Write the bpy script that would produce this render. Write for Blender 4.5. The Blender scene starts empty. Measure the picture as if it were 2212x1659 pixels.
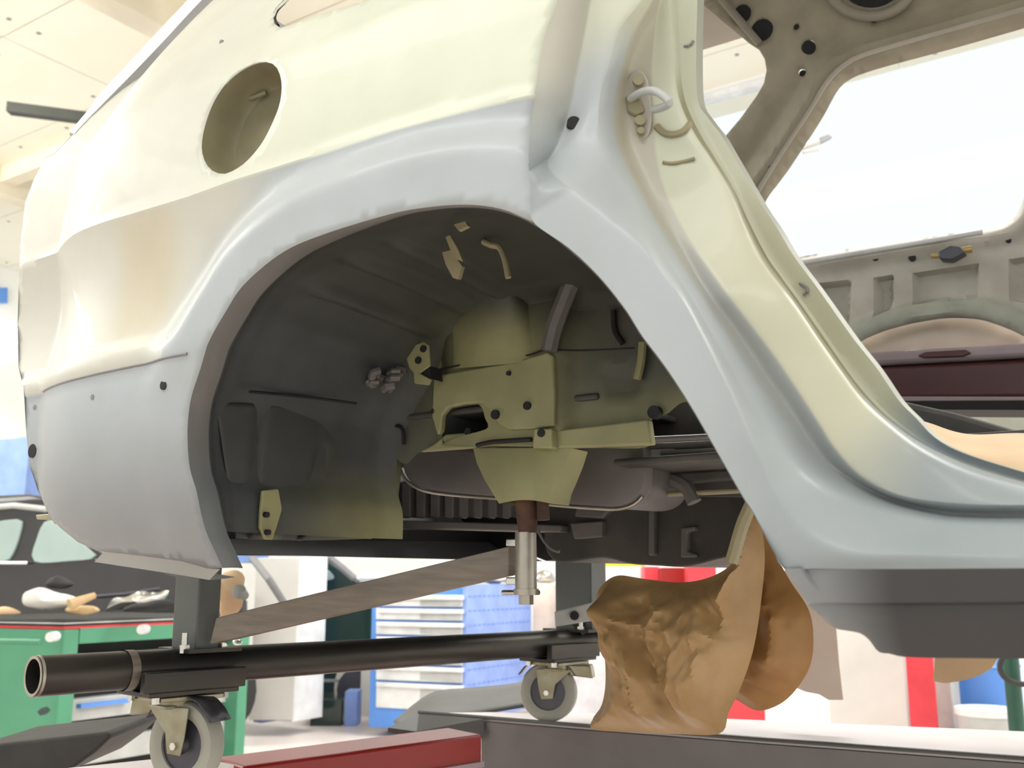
import bpy, bmesh, math, random
import numpy as np
from mathutils import Vector, noise
from mathutils.geometry import delaunay_2d_cdt
random.seed(7)
S = bpy.context.scene
C = bpy.context.collection
# ------------------------------------------------------------------ camera
YAW, PIT, FPX, W, H = math.radians(33.5), math.radians(11), 2150.0, 2212, 1659
CP = Vector((.627, -.835, 1.05))
fw = Vector((-math.sin(YAW), math.cos(YAW), 0)); rt = Vector((math.cos(YAW), math.sin(YAW), 0))
cf = fw*math.cos(PIT)+Vector((0, 0, math.sin(PIT))); cu = rt.cross(cf)
cd = bpy.data.cameras.new('camera'); cam = bpy.data.objects.new('camera', cd); C.objects.link(cam)
cam.location = CP; cam.rotation_euler = (math.pi/2+PIT, 0, YAW)
cd.sensor_width = 36; cd.lens = 36*FPX/W; cd.clip_start = .02; cd.clip_end = 200
cd.dof.use_dof = True; cd.dof.focus_distance = 1.35; cd.dof.aperture_fstop = 8
S.camera = cam
# ------------------------------------------------------------------ exposure, world and lamps
S.view_settings.view_transform = 'Standard'; S.view_settings.look = 'None'
S.view_settings.gamma = 1; S.view_settings.use_curve_mapping = False
S.view_settings.exposure = -0.3
wd = bpy.data.worlds.new('sky'); S.world = wd; wd.use_nodes = True
wd.node_tree.nodes['Background'].inputs[0].default_value = (.93, .97, 1, 1)
wd.node_tree.nodes['Background'].inputs[1].default_value = 1.4

def area(name, loc, target, sx, sy, power, col=(1, 1, 1)):
    l = bpy.data.lights.new(name, 'AREA'); l.shape = 'RECTANGLE'; l.size = sx; l.size_y = sy
    l.energy = power; l.color = col
    o = bpy.data.objects.new(name, l); C.objects.link(o); o.location = loc
    o.rotation_euler = (Vector(target)-Vector(loc)).to_track_quat('-Z', 'Y').to_euler()
    return o
area('ceiling_and_fill_light', (-.6, -1.9, 4.6), (-.4, -.6, 1), 5.0, .6, 95, (1, 1, 1))
area('ceiling_and_fill_light', (-6, -.6, 5.2), (-6, -.6, 0), 1.5, 6, 200, (1, 1, .98))
area('ceiling_and_fill_light', (-8.5, -1.2, 4.2), (-7.5, 3.5, 5.6), 4, 1.2, 420, (1, 1, .97))  # added uplight out of view, brightens the ceiling boards
area('ceiling_and_fill_light', (2.5, 3.6, 5.2), (2.5, 3.6, 0), 1.5, 5, 330, (1, 1, .98))
area('ceiling_and_fill_light', (-1.5, 4.6, 5.2), (-1.5, 4.6, 0), 3, 1, 300, (1, 1, .98))

# ------------------------------------------------------------------ pixel to place
def ray(x, y): return cf + rt*((x-W/2)/FPX) - cu*((y-H/2)/FPX)
def PY(x, y, Y): d = ray(x, y); return CP+d*((Y-CP.y)/d.y)
def PX(x, y, X): d = ray(x, y); return CP+d*((X-CP.x)/d.x)
def PZ(x, y, Z): d = ray(x, y); return CP+d*((Z-CP.z)/d.z)
def PD(x, y, D): d = ray(x, y); return CP+d*(D/d.dot(fw))
def PF(x, y, f):
    Y = f(.4, 1.5)
    for _ in range(14):
        p = PY(x, y, Y); Y = min(.6+max(0, f(.4, 1.5)), max(-.08, .5*Y+.5*f(p.x, p.z)))
    return PY(x, y, Y)
def sst(a, b, v):
    t = min(1, max(0, (v-a)/(b-a))); return t*t*(3-2*t)
def crom(pts, n, closed=False):
    """n points evenly spaced along a smooth curve through pts (any dimension)"""
    P = [np.array(p, float) for p in pts]; m = len(P); out = []
    segs = m if closed else m-1
    for i in range(segs):
        if closed: a, b, c, d = P[(i-1) % m], P[i], P[(i+1) % m], P[(i+2) % m]
        else: a, b, c, d = P[max(i-1, 0)], P[i], P[i+1], P[min(i+2, m-1)]
        for k in range(12):
            t = k/12.
            out.append(.5*((2*b)+(c-a)*t+(2*a-5*b+4*c-d)*t*t+(3*b-a-3*c+d)*t**3))
    out.append(P[0] if closed else P[-1])
    out = np.array(out); L = np.r_[0, np.cumsum(np.linalg.norm(np.diff(out, axis=0), axis=1))]
    q = np.linspace(0, L[-1], n+1)[:-1] if closed else np.linspace(0, L[-1], n)
    return np.stack([np.interp(q, L, out[:, j]) for j in range(out.shape[1])], 1)

# ------------------------------------------------------------------ materials
def mat(name, col, rough=.5, metal=0., col2=None, scale=8., bump=0., vcol=False, emit=0., spec=.5, coat=0., stretch=None, noisy=.0):
    m = bpy.data.materials.new(name); m.use_nodes = True; n = m.node_tree.nodes; l = m.node_tree.links
    b = n['Principled BSDF']; b.inputs['Roughness'].default_value = rough; b.inputs['Metallic'].default_value = metal
    b.inputs['Specular IOR Level'].default_value = spec; b.inputs['Coat Weight'].default_value = coat
    tc = n.new('ShaderNodeTexCoord'); mp = n.new('ShaderNodeMapping'); l.new(tc.outputs['Object'], mp.inputs[0])
    if stretch: mp.inputs['Scale'].default_value = stretch
    nz = n.new('ShaderNodeTexNoise'); nz.inputs['Scale'].default_value = scale; nz.inputs['Detail'].default_value = 5
    l.new(mp.outputs[0], nz.inputs['Vector'])
    c2 = col2 or tuple(c*.82 for c in col)
    mx = n.new('ShaderNodeMix'); mx.data_type = 'RGBA'
    rp = n.new('ShaderNodeMapRange'); rp.inputs[1].default_value = .35; rp.inputs[2].default_value = .65
    l.new(nz.outputs['Fac'], rp.inputs[0]); l.new(rp.outputs[0], mx.inputs[0])
    if vcol:
        a = n.new('ShaderNodeVertexColor'); a.layer_name = 'paint'
        mu = n.new('ShaderNodeMix'); mu.data_type = 'RGBA'; mu.blend_type = 'MULTIPLY'; mu.inputs[0].default_value = 1
        mx.inputs[6].default_value = (1, 1, 1, 1); mx.inputs[7].default_value = (*(c2 if col2 else (.93, .93, .92)), 1)
        l.new(a.outputs[0], mu.inputs[6]); l.new(mx.outputs[2], mu.inputs[7]); l.new(mu.outputs[2], b.inputs['Base Color'])
    else:
        mx.inputs[6].default_value = (*col, 1); mx.inputs[7].default_value = (*c2, 1)
        l.new(mx.outputs[2], b.inputs['Base Color'])
    if bump:
        bp = n.new('ShaderNodeBump'); bp.inputs['Strength'].default_value = bump; bp.inputs['Distance'].default_value = .01
        l.new(nz.outputs['Fac'], bp.inputs['Height']); l.new(bp.outputs[0], b.inputs['Normal'])
    if emit:
        b.inputs['Emission Color'].default_value = (*col, 1); b.inputs['Emission Strength'].default_value = emit
    return m
M = dict(
    paint=mat('primer_paint', (1, 1, 1), .42, vcol=True, scale=9, spec=.45, coat=.08),
    under=mat('wheelhouse_paint', (1, 1, 1), .6, vcol=True, scale=14, col2=(.8, .8, .78), bump=.12),
    seal=mat('underseal', (.045, .043, .04), .7, scale=25, bump=.2),
    dark=mat('dark_underbody', (.075, .068, .062), .6, scale=12, col2=(.04, .037, .034)),
    tank=mat('grey_tank', (.17, .155, .15), .5, scale=6, col2=(.12, .11, .105)),
    black=mat('black_gap', (.012, .011, .013), .7),
    olive=mat('olive_primer', (.32, .31, .15), .55, scale=10, col2=(.25, .245, .125)),
    ochre=mat('recess_primer', (.36, .32, .19), .35, scale=9, col2=(.26, .235, .14)),
    bowl=mat('filler_primer', (.31, .285, .18), .28, scale=9, col2=(.23, .205, .125)),
    iron=mat('black_steel', (.035, .034, .032), .38, .6, scale=20, col2=(.07, .062, .052), stretch=(1, .1, 1)),
    cut=mat('cut_steel', (.45, .42, .37), .35, .8, scale=30),
    bar=mat('brown_steel', (.25, .215, .175), .45, .3, scale=14, col2=(.19, .16, .13), stretch=(1, 1, 8)),
    post=mat('grey_steel', (.11, .12, .115), .5, .2, scale=10),
    chrome=mat('chrome', (.7, .7, .68), .18, 1.),
    zinc=mat('yellow_zinc', (.36, .35, .27), .35, .7, scale=20, col2=(.25, .22, .13)),
    rust=mat('rust', (.12, .055, .03), .8, scale=30, col2=(.05, .025, .018), bump=.3),
    rubber=mat('grey_rubber', (.42, .42, .36), .55, scale=10),
    tyre=mat('black_rubber', (.02, .02, .02), .7),
    ply=mat('ceiling_board', (.90, .88, .76), .6, scale=1.2, col2=(.89, .84, .69)),
    plyd=mat('timber', (.86, .79, .62), .6, scale=2),
    wall=mat('white_wall', (.88, .89, .87), .7, scale=.4, col2=(.86, .87, .85)),
    floor=mat('painted_floor', (.80, .72, .68), .35, scale=1.4, col2=(.72, .64, .6)),
    paper=mat('brown_paper', (.44, .28, .125), .45, scale=9, col2=(.31, .185, .07), bump=.5),
    paperd=mat('dark_brown_paper', (.40, .215, .07), .5, scale=9, col2=(.31, .155, .045), bump=.2),
    paperl=mat('light_paper', (.70, .50, .30), .7, scale=9, col2=(.6, .42, .25), bump=.1),
    paperp=mat('pink_paper', (.90, .78, .68), .6, scale=9, col2=(.84, .69, .58), bump=.1),
    cream=mat('inner_primer', (.50, .47, .40), .4, scale=5, col2=(.43, .40, .34)),
    creamd=mat('roof_primer', (.34, .31, .25), .5, scale=5, col2=(.28, .25, .20)),
    greeng=mat('green_grey_primer', (.38, .39, .32), .45, scale=6),
    maroon=mat('maroon_paint', (.085, .028, .03), .3, scale=4, col2=(.07, .022, .025)),
    lilac=mat('sill_trim', (.38, .31, .33), .3),
    green=mat('green_enamel', (.09, .33, .19), .4, scale=3, col2=(.075, .28, .165)),
    dgreen=mat('dark_green_enamel', (.02, .09, .06), .45),
    red=mat('red_enamel', (.33, .018, .015), .3, scale=4, col2=(.26, .014, .012)),
    redb=mat('bright_red', (.80, .06, .08), .4),
    yellow=mat('yellow_plastic', (.85, .68, .03), .4),
    blue=mat('blue_enamel', (.10, .27, .72), .4, scale=3, col2=(.12, .31, .78)),
    bluel=mat('light_blue_enamel', (.28, .42, .85), .45),
    white=mat('white_enamel', (.85, .86, .86), .4),
    offw=mat('off_white_board', (.72, .71, .67), .6, scale=2),
    greyl=mat('light_grey', (.55, .56, .54), .5),
    grey=mat('mid_grey', (.26, .26, .27), .5),
    plate=mat('platform_steel', (.20, .19, .19), .5, .2, scale=5, col2=(.15, .145, .14)),
    platel=mat('platform_top', (.70, .64, .64), .45, scale=7, col2=(.62, .57, .57)),
    mat_=mat('rubber_mat', (.11, .11, .105), .55, scale=8),
    carb=mat('black_car_paint', (.03, .03, .035), .12, scale=2, coat=.6),
    carg=mat('dark_green_car_paint', (.012, .035, .028), .15, scale=2, coat=.5),
    glass=mat('car_glass', (.42, .54, .52), .05, scale=2, spec=.8),
    wood=mat('pale_wood', (.60, .42, .22), .6),
    brass=mat('brass', (.62, .45, .18), .35, .5),
    gun=mat('dark_metal', (.09, .09, .11), .35, .5),
    white_cloth=mat('white_cloth', (.75, .74, .7), .8),
    tube=mat('grey_tube', (.07, .075, .065), .55),
)
# ------------------------------------------------------------------ mesh helpers
class MB:
    def __init__(s): s.v = []; s.f = []; s.c = None; s.sharp = False
    def add(s, v, f):
        o = len(s.v); s.v += [tuple(p) for p in v]; s.f += [tuple(i+o for i in q) for q in f]; return s
    def hexa(s, p):   # 8 corners: bottom loop 0-3, top loop 4-7
        return s.add(p, [(0, 3, 2, 1), (4, 5, 6, 7), (0, 1, 5, 4), (1, 2, 6, 5), (2, 3, 7, 6), (3, 0, 4, 7)])
    def box(s, c, d, rz=0):
        cx, cy, cz = c; a, b, h = d[0]/2, d[1]/2, d[2]/2; co, si = math.cos(rz), math.sin(rz); P = []
        for z in (-h, h):
            for x, y in ((-a, -b), (a, -b), (a, b), (-a, b)): P.append((cx+x*co-y*si, cy+x*si+y*co, cz+z))
        return s.hexa(P)
    def tube(s, pts, r, n=14, caps=True, rr=None):
        P = [Vector(p) for p in pts]; v = []; f = []; up = None
        for i, p in enumerate(P):
            t = (P[min(i+1, len(P)-1)]-P[max(i-1, 0)]).normalized()
            if up is None: up = Vector((0, 0, 1)) if abs(t.z) < .9 else Vector((1, 0, 0))
            a = t.cross(up).normalized(); b = a.cross(t); up = b
            ri = rr[i] if rr else r
            for k in range(n):
                an = 2*math.pi*k/n; v.append(p+(a*math.cos(an)+b*math.sin(an))*ri)
        for i in range(len(P)-1):
            for k in range(n):
                f.append((i*n+k, i*n+(k+1) % n, (i+1)*n+(k+1) % n, (i+1)*n+k))
        if caps: f.append(tuple(range(n))[::-1]); f.append(tuple(range((len(P)-1)*n, len(P)*n)))
        return s.add(v, f)
    def prism(s, loop, d):
        """closed loop of 3D points pushed along d"""
        n = len(loop); d = Vector(d); v = [Vector(p) for p in loop]; v += [p+d for p in v]
        return s.add(v, [tuple(range(n))[::-1], tuple(range(n, 2*n))]+[(i, (i+1) % n, (i+1) % n+n, i+n) for i in range(n)])
    def grid(s, rows, closed=False):
        n = len(rows[0]); v = [p for r in rows for p in r]; f = []
        for i in range(len(rows)-1):
            for k in range(n if closed else n-1):
                f.append((i*n+k, i*n+(k+1) % n, (i+1)*n+(k+1) % n, (i+1)*n+k))
        return s.add(v, f)
    def build(s, name, m, parent=None, smooth=True, bevel=0., solid=0., cols=None, recalc=True):
        me = bpy.data.meshes.new(name); me.from_pydata([tuple(p) for p in s.v], [], s.f)
        bm = bmesh.new(); bm.from_mesh(me)
        if recalc: bmesh.ops.recalc_face_normals(bm, faces=bm.faces)
        bm.to_mesh(me); bm.free()
        me.materials.append(M[m] if isinstance(m, str) else m)
        if smooth:
            for p in me.polygons: p.use_smooth = True
            me.set_sharp_from_angle(angle=math.radians(38))
        if cols is not None:
            a = me.color_attributes.new('paint', 'FLOAT_COLOR', 'POINT')
            for i, c in enumerate(cols): a.data[i].color = (*c, 1)
        o = bpy.data.objects.new(name, me); C.objects.link(o)
        if parent:
            o.parent = parent; o.matrix_parent_inverse = mwi(parent)
        if bevel:
            b = o.modifiers.new('bevel', 'BEVEL'); b.width = bevel; b.segments = 3; b.limit_method = 'ANGLE'; b.angle_limit = .6
        if solid:
            b = o.modifiers.new('thickness', 'SOLIDIFY'); b.thickness = solid; b.offset = 0
        return o
def mwi(p):
    def world(q): return (world(q.parent) @ q.matrix_parent_inverse @ q.matrix_basis) if q.parent else q.matrix_basis.copy()
    return world(p).inverted()
def thing(name, label, cat, loc=(0, 0, 0), group=None):
    o = bpy.data.objects.new(name, None); C.objects.link(o); o.location = loc; o.empty_display_size = .1
    return tag(o, label, cat, group)
def tag(o, label, cat, group=None):
    o['label'] = label; o['category'] = cat
    if group: o['group'] = group
    return o
def struct(o): o['kind'] = 'structure'; return o
def qbox(x0, d0, x1, d1, yt, yb, th, mb=None, ym=None):
    """upright box whose front face runs between two picture columns at two distances, th deep; heights read at the nearer side"""
    mb = mb or MB(); ym = ym or (yt+yb)/2
    a = PD(x0, ym, d0); b = PD(x1, ym, d1); d, xx = (d0, x0) if d0 < d1 else (d1, x1)
    zt, zb = PD(xx, yt, d).z, max(0, PD(xx, yb, d).z)
    n = Vector((b.y-a.y, a.x-b.x, 0)).normalized()
    if n.dot(fw) < 0: n = -n
    n = n*th; P = []
    for z in (zb, zt):
        for p in (a, b, b+n, a+n): P.append((p.x, p.y, z))
    return mb.hexa(P)
def inpoly(x, z, poly):
    r = False; n = len(poly); j = n-1
    for i in range(n):
        xi, zi = poly[i]; xj, zj = poly[j]
        if (zi > z) != (zj > z) and x < (xj-xi)*(z-zi)/(zj-zi)+xi: r = not r
        j = i
    return r
def inpolys(pts, poly):
    pts = np.asarray(pts, float); P = np.asarray(poly, float); r = np.zeros(len(pts), bool); j = len(P)-1
    for i in range(len(P)):
        xi, zi = P[i]; xj, zj = P[j]
        if zi != zj:
            r ^= ((zi > pts[:, 1]) != (zj > pts[:, 1])) & (pts[:, 0] < (xj-xi)*(pts[:, 1]-zi)/(zj-zi)+xi)
        j = i
    return r
def dpoly(x, z, A):
    """distance of a point to an open polyline (numpy array n,2)"""
    P = np.array((x, z)); a = A[:-1]; b = A[1:]; ab = b-a
    t = np.clip(((P-a)*ab).sum(1)/np.maximum((ab*ab).sum(1), 1e-12), 0, 1)
    q = a+ab*t[:, None]-P
    return math.sqrt((q*q).sum(1).min())
def sheet(poly, f, step, holes=(), lines=(), mb=None):
    """triangulated sheet over an (X,Z) outline, raised to Y = f(X,Z)"""
    vs = []; ed = []
    def loop(L, closed=True):
        o = len(vs); n = len(L)
        for p in L: vs.append(Vector((p[0], p[1])))
        for i in range(n if closed else n-1): ed.append((o+i, o+(i+1) % n))
    loop(poly)
    for h in holes: loop(h)
    for l in lines: loop(l, False)
    allb = np.array([(v.x, v.y) for v in vs])
    pa = np.array(poly); x0, z0 = pa.min(0); x1, z1 = pa.max(0)
    assert np.isfinite(pa).all() and (x1-x0) < 5 and (z1-z0) < 5, (pa.min(0), pa.max(0))
    z = z0+step/2; r = 0; cand = []
    while z < z1:
        for x in np.arange(x0+(step/2 if r % 2 else 0), x1, step): cand.append((x, z))
        z += step*.87; r += 1
    cand = np.array(cand).reshape(-1, 2); ok = inpolys(cand, poly)
    for h in holes: ok &= ~inpolys(cand, h)
    for q in cand[ok]:
        if ((allb-q)**2).sum(1).min() > (step*.72)**2: vs.append(Vector((float(q[0]), float(q[1]))))
    V, E_, F, *_ = delaunay_2d_cdt(vs, ed, [], 0, 1e-6)
    F = [tuple(q) for q in F]; cc = np.array([[sum(V[i].x for i in q)/3, sum(V[i].y for i in q)/3] for q in F])
    ok = inpolys(cc, poly)
    for h in holes: ok &= ~inpolys(cc, h)
    fs = [q for q, k in zip(F, ok) if k]
    mb = mb or MB(); mb.add([(v.x, f(v.x, v.y), v.y) for v in V], fs)
    return mb
def facing(o, d):
    """make the sheet's normals look along d"""
    me = o.data; s = sum(p.normal.dot(Vector(d))*p.area for p in me.polygons)
    if s < 0: me.flip_normals()
    return o

# ================================================================== the room
ZC = 5.4
struct(MB().box((-4, 2, -.05), (22, 22, .1)).build('floor', 'floor', smooth=False))
# ceiling of boards with open joints
ce = MB(); ce.box((-4, 1.2, ZC+.06), (17.9, 12.6, .05))
for i in range(6):
    for j in range(11):
        ce.box((-11.45+i*3.0, -4.4+j*1.15, ZC), (2.988, 1.138, .03))
struct(ce.build('ceiling', 'ply', smooth=False))
sc = MB()
for i in range(6):
    for j in range(11):
        for a in (-1.2, -.4, .4, 1.2):
            for b in (-.45, .45): sc.box((-11.45+i*3.0+a, -4.4+j*1.15+b, ZC-.017), (.03, .03, .006))
struct(sc.build('trim_1', 'grey', smooth=False))
bm_ = MB()
for k in range(2): bm_.box((-9.6+k*4.2, 1.2, ZC-.16), (.22, 12.4, .3))
struct(bm_.build('trim_2', 'plyd', smooth=False))
bm_ = MB(); bm_.box((-4, 4.6, ZC-.10), (17.5, .16, .18)); bm_.box((-4, 2.0, ZC-.10), (17.5, .16, .18))
struct(bm_.build('trim_3', 'plyd', smooth=False))
# back wall with its tall row of windows
wb = MB()
YW = 7.2
wb.box((-4, YW, 1.2), (18, .2, 2.4)); wb.box((-4, YW, 5.39), (18, .2, .04))
wb.box((-8.5, YW, 3.885), (9, .2, 2.97)); wb.box((4.6, YW, 3.885), (.8, .2, 2.97))
struct(wb.build('wall_back', 'wall', smooth=False))
wl = MB(); wl.box((-13, 1.5, 2.7), (.2, 12, 5.4))
struct(wl.build('wall_left', 'wall', smooth=False))
wq = MB(); YQ = -5.2
wq.box((-3.5, YQ, 1.0), (19, .2, 2.0)); wq.box((-3.5, YQ, 5.2), (19, .2, .4))
for x in (-12.6, -6.4, -.2, 5.8): wq.box((x, YQ, 3.5), (.5, .2, 3.0))
struct(wq.build('wall_front', 'wall', smooth=False))
wr = MB(); wr.box((6, 1.2, 2.7), (.2, 12.6, 5.4)); struct(wr.build('wall_right', 'wall', smooth=False))
wf = MB()
for x in (-3.96, 4.16): wf.box((x, YW, 3.88), (.08, .12, 2.94))
for z in (2.42, 5.35): wf.box((.1, YW, z), (8.2, .12, .06))
wfo = struct(wf.build('window_1', 'white', smooth=False))
gm = bpy.data.materials.new('window_glass'); gm.use_nodes = True
_n = gm.node_tree.nodes; _l = gm.node_tree.links; _n.clear()
_o = _n.new('ShaderNodeOutputMaterial'); _t = _n.new('ShaderNodeBsdfTransparent'); _g = _n.new('ShaderNodeBsdfGlossy')
_m = _n.new('ShaderNodeMixShader'); _m.inputs[0].default_value = .04; _g.inputs['Roughness'].default_value = .02
_t.inputs[0].default_value = (.97, .99, .99, 1)
_l.new(_t.outputs[0], _m.inputs[1]); _l.new(_g.outputs[0], _m.inputs[2]); _l.new(_m.outputs[0], _o.inputs[0])
MB().box((.1, YW, 3.885), (8.1, .01, 2.9)).build('window_pane', gm, wfo, smooth=False)

# ================================================================== the car body
body = thing('car_body', 'stripped car body in grey and pale yellow primer, on a wheeled pipe dolly', 'car body', (0, 0, 1.05))
YEL = (.70, .73, .60); CRE = (.64, .64, .555); GRY = (.46, .50, .52); TAN = (.60, .53, .38); BEI = (.62, .61, .53); GR2 = (.29, .30, .315)
def mix(a, b, t): t = min(1, max(0, t)); return tuple(x*(1-t)+y*t for x, y in zip(a, b))

archL = [(481, 1227), (464, 1190), (446, 1150), (427, 1071), (410, 1010), (405, 939), (408, 890), (415, 851), (435, 790), (449, 743), (486, 676), (527, 615), (608, 547), (700, 506), (845, 462), (930, 447), (1000, 442), (1062, 447), (1116, 463), (1170, 492), (1228, 535), (1293, 596), (1351, 668), (1387, 725), (1438, 793), (1492, 876), (1547, 971), (1606, 1074), (1628, 1107), (1668, 1184), (1694, 1228)]
ARCH3 = [PY(x, y, -.02) for x, y in archL]
ARCH = crom([(p.x, p.z) for p in ARCH3], 160)
def zfun(px):
    P = sorted((PY(x, y, 0).x, PY(x, y, 0).z) for x, y in px); xs = [p[0] for p in P]; zs = [p[1] for p in P]
    return lambda X: float(np.interp(X, xs, zs))
zA = zfun([(1152, 203), (1062, 224), (953, 253), (845, 282), (700, 329), (641, 346), (506, 388), (405, 425), (270, 466), (142, 500), (44, 537)])
zB = zfun([(435, 768), (304, 790), (189, 814), (51, 839)])
zC = zfun([(40, 794), (135, 770), (280, 740), (330, 730)])
zD = zfun([(338, 189), (506, 142), (740, 50), (826, 10), (950, -45)])
def f_base(X, Z):
    a, b, c = zA(X), zB(X), zC(X); Y = 0
    if Z > a:
        h = Z-a; Y = .004*sst(0, .012, h)+.10*h+.30*h*h
        g = Z-zD(X)
        if g > 0: Y += .28*g*sst(0, .03, g)
    elif Z > c: s = (a-Z)/(a-c); Y = .016*math.sin(math.pi*min(1, s))**.9
    else:
        Y = -.010*sst(0, .014, c-Z)
        if Z < b: Y += .004+.40*(b-Z)**2+3.2*max(0, 1.16-Z)**2
    if X < -.60: q = min(.24, -.60-X); Y += .6*q*q+3.5*q**4
    return Y
def f_side(X, Z):
    Y = f_base(X, Z); d = dpoly(X, Z, ARCH)
    w = 1-sst(.055, .125, d)
    lo = sst(1.36, 1.27, Z) if X < -.2 else 0
    fl = -.022
    fl = fl*(1-lo)+(Y-.004)*lo
    return Y*(1-w)+fl*w
for _k in range(3):
    ARCH3 = [PF(x, y, f_side) for x, y in archL]; ARCH = crom([(p.x, p.z) for p in ARCH3], 160)
def paint_side(X, Z):
    d = dpoly(X, Z, ARCH); a, b = zA(X), zB(X)
    n = noise.noise(Vector((X*6, Z*6, 0)))*.03
    if Z > a-.002: c = mix(YEL, CRE, sst(-.2, -.55, X+n)); c = mix(c, BEI, .5*sst(-.5, -.8, X))
    else:
        c = mix(BEI, GRY, sst(.16, .09, d+n)); c = mix(c, GRY, sst(-.38, -.24, X+n*2))
        t = sst(.10, .02, abs(X+.56))*sst(.14, .05, abs(Z-1.47))
        c = mix(c, TAN, t*(.9 if d > .1 else .2))
        c = mix(c, CRE, sst(.0, .02, zC(X)-Z)*.8 if X < -.47 and Z > b else 0)
    if Z < b-.001 and X < -.3: c = mix(GRY, GR2, sst(1.33, 1.12, Z))
    return c
right_edge = [(1152, 480), (1150, 440), (1150, 410), (1146, 385), (1141, 362), (1145, 290), (1156, 203), (1174, 90), (1206, 0), (1222, -50)]
out_px = archL[:19]+right_edge+[(860, -50), (790, 0), (700, 28), (640, 50), (605, 60), (592, 50), (590, 38), (597, 20), (620, 0), (655, -50), (490, -50), (429, 7), (354, 88), (270, 175), (169, 277), (118, 331), (98, 341), (73, 388), (54, 439), (44, 527), (40, 620), (38, 700), (40, 794), (51, 838), (57, 939), (64, 1006), (81, 1057), (108, 1118), (131, 1141), (168, 1171), (209, 1190), (299, 1200), (392, 1212), (448, 1228)]
def dens_open(px, st=18):
    o = []
    for a, b in zip(px[:-1], px[1:]):
        n = max(1, int(math.hypot(b[0]-a[0], b[1]-a[1])/st))
        for j in range(n): o.append((a[0]+(b[0]-a[0])*j/n, a[1]+(b[1]-a[1])*j/n))
    return o+[px[-1]]
def dens(px, k=4):
    o = []
    for i in range(len(px)):
        a, b = px[i], px[(i+1) % len(px)]
        n = max(1, int(math.hypot(b[0]-a[0], b[1]-a[1])/ (18 if k == 4 else k)))
        for j in range(n): o.append((a[0]+(b[0]-a[0])*j/n, a[1]+(b[1]-a[1])*j/n))
    return o
arc_pts = [(float(p[0]), float(p[1])) for p in ARCH]
iend = min(range(160), key=lambda i: (ARCH[i][0]-ARCH3[18].x)**2+(ARCH[i][1]-ARCH3[18].z)**2)
rest = crom(right_edge, 40)
rest = [tuple(q) for q in rest]+dens_open([(1222, -50)]+out_px[19+len(right_edge):]+[(481, 1227)])[1:-1]
out3 = [PF(x, y, f_side) for x, y in rest]
outline = arc_pts[:iend]+[(p.x, p.z) for p in out3]
# tidy: drop near duplicates
ol = [outline[0]]
for p in outline[1:]:
    if math.hypot(p[0]-ol[-1][0], p[1]-ol[-1][1]) > .0035: ol.append(p)
while math.hypot(ol[0][0]-ol[-1][0], ol[0][1]-ol[-1][1]) < .006: ol.pop()
fuel_px = [(574, 133), (597, 145), (608, 178), (605, 220), (590, 262), (565, 310), (533, 348), (505, 368), (480, 376), (455, 366), (440, 342), (436, 310), (445, 265), (465, 215), (498, 170), (538, 142)]
fu3 = [PF(x, y, f_side) for x, y in crom(fuel_px, 44, True)]
fuel = [(p.x, p.z) for p in fu3]
def hline(fn, off, x0, x1, n=110):
    return [(x0+(x1-x0)*i/n, fn(x0+(x1-x0)*i/n)+off) for i in range(n+1)]
def clipl(L, lo=.008):
    return [p for p in L if inpoly(p[0], p[1], ol) and dpoly(p[0], p[1], np.array(ol+[ol[0]])) > lo and not inpoly(p[0], p[1], fuel)]
LN = [clipl(hline(zA, 0, -.9, .12)), clipl(hline(zA, .012, -.9, .12)), clipl(hline(zA, -.004, -.9, .12)), clipl(hline(zA, -.015, -.9, .12)), clipl(hline(zD, 0, -.85, .12)),
      clipl(hline(zC, 0, -.9, -.55)), clipl(hline(zC, -.014, -.9, -.55)), clipl(hline(zB, .002, -.9, -.40)), clipl(hline(zB, -.004, -.9, -.40))]
LN = [l for l in LN if len(l) > 2]
# the belt line would cross the window corner: keep the stretch left of it
mb = sheet(ol, f_side, .011, [fuel], LN)
qp = facing(mb.build('quarter_panel', 'paint', body, cols=[paint_side(v[0], v[2]) for v in mb.v], recalc=False), (0, -1, 0))
sm = qp.modifiers.new('thickness', 'SOLIDIFY'); sm.thickness = .0015; sm.offset = -1
for p in qp.data.polygons: p.use_smooth = True
# fuel filler bowl
def ringc(k, dy, dx=0, dz=0):
    cx = sum(p.x for p in fu3)/len(fu3); cz = sum(p.z for p in fu3)/len(fu3)
    return [(cx+(p.x-cx)*k+dx, p.y+dy, cz+(p.z-cz)*k+dz) for p in fu3]
fb = MB(); fb.grid([ringc(1.0, .0), ringc(.985, .008), ringc(.97, .03), ringc(.93, .045), ringc(.86, .052), ringc(.45, .056)], True)
n0 = len(fb.v); fb.add([(sum(p.x for p in fu3)/44, sum(p.y for p in fu3)/44+.056, sum(p.z for p in fu3)/44)], [])
for k in range(44): fb.f.append((n0-44+k, n0-44+(k+1) % 44, n0))
fr = fb.build('filler_recess', 'bowl', body)
fl = MB()
pf = lambda x, y, dy: PF(x, y, lambda X, Z: f_side(X, Z)+dy)
fl.tube([pf(498, 222, .05), pf(520, 212, .044), pf(545, 212, .044), pf(575, 200, .05)], .0035)
fl.tube([pf(498, 222, .05), pf(484, 260, .048), pf(474, 310, .048), pf(480, 350, .05)], .0035)
fl.build('pressed_rib', 'bowl', fr)
for x, y in ((571, 188), (489, 280), (484, 303)):
    c = pf(x, y, .0535); MB().tube([c, c+Vector((0, -.004, 0))], .005).build('rivet_hole', 'gun', fr)
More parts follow.
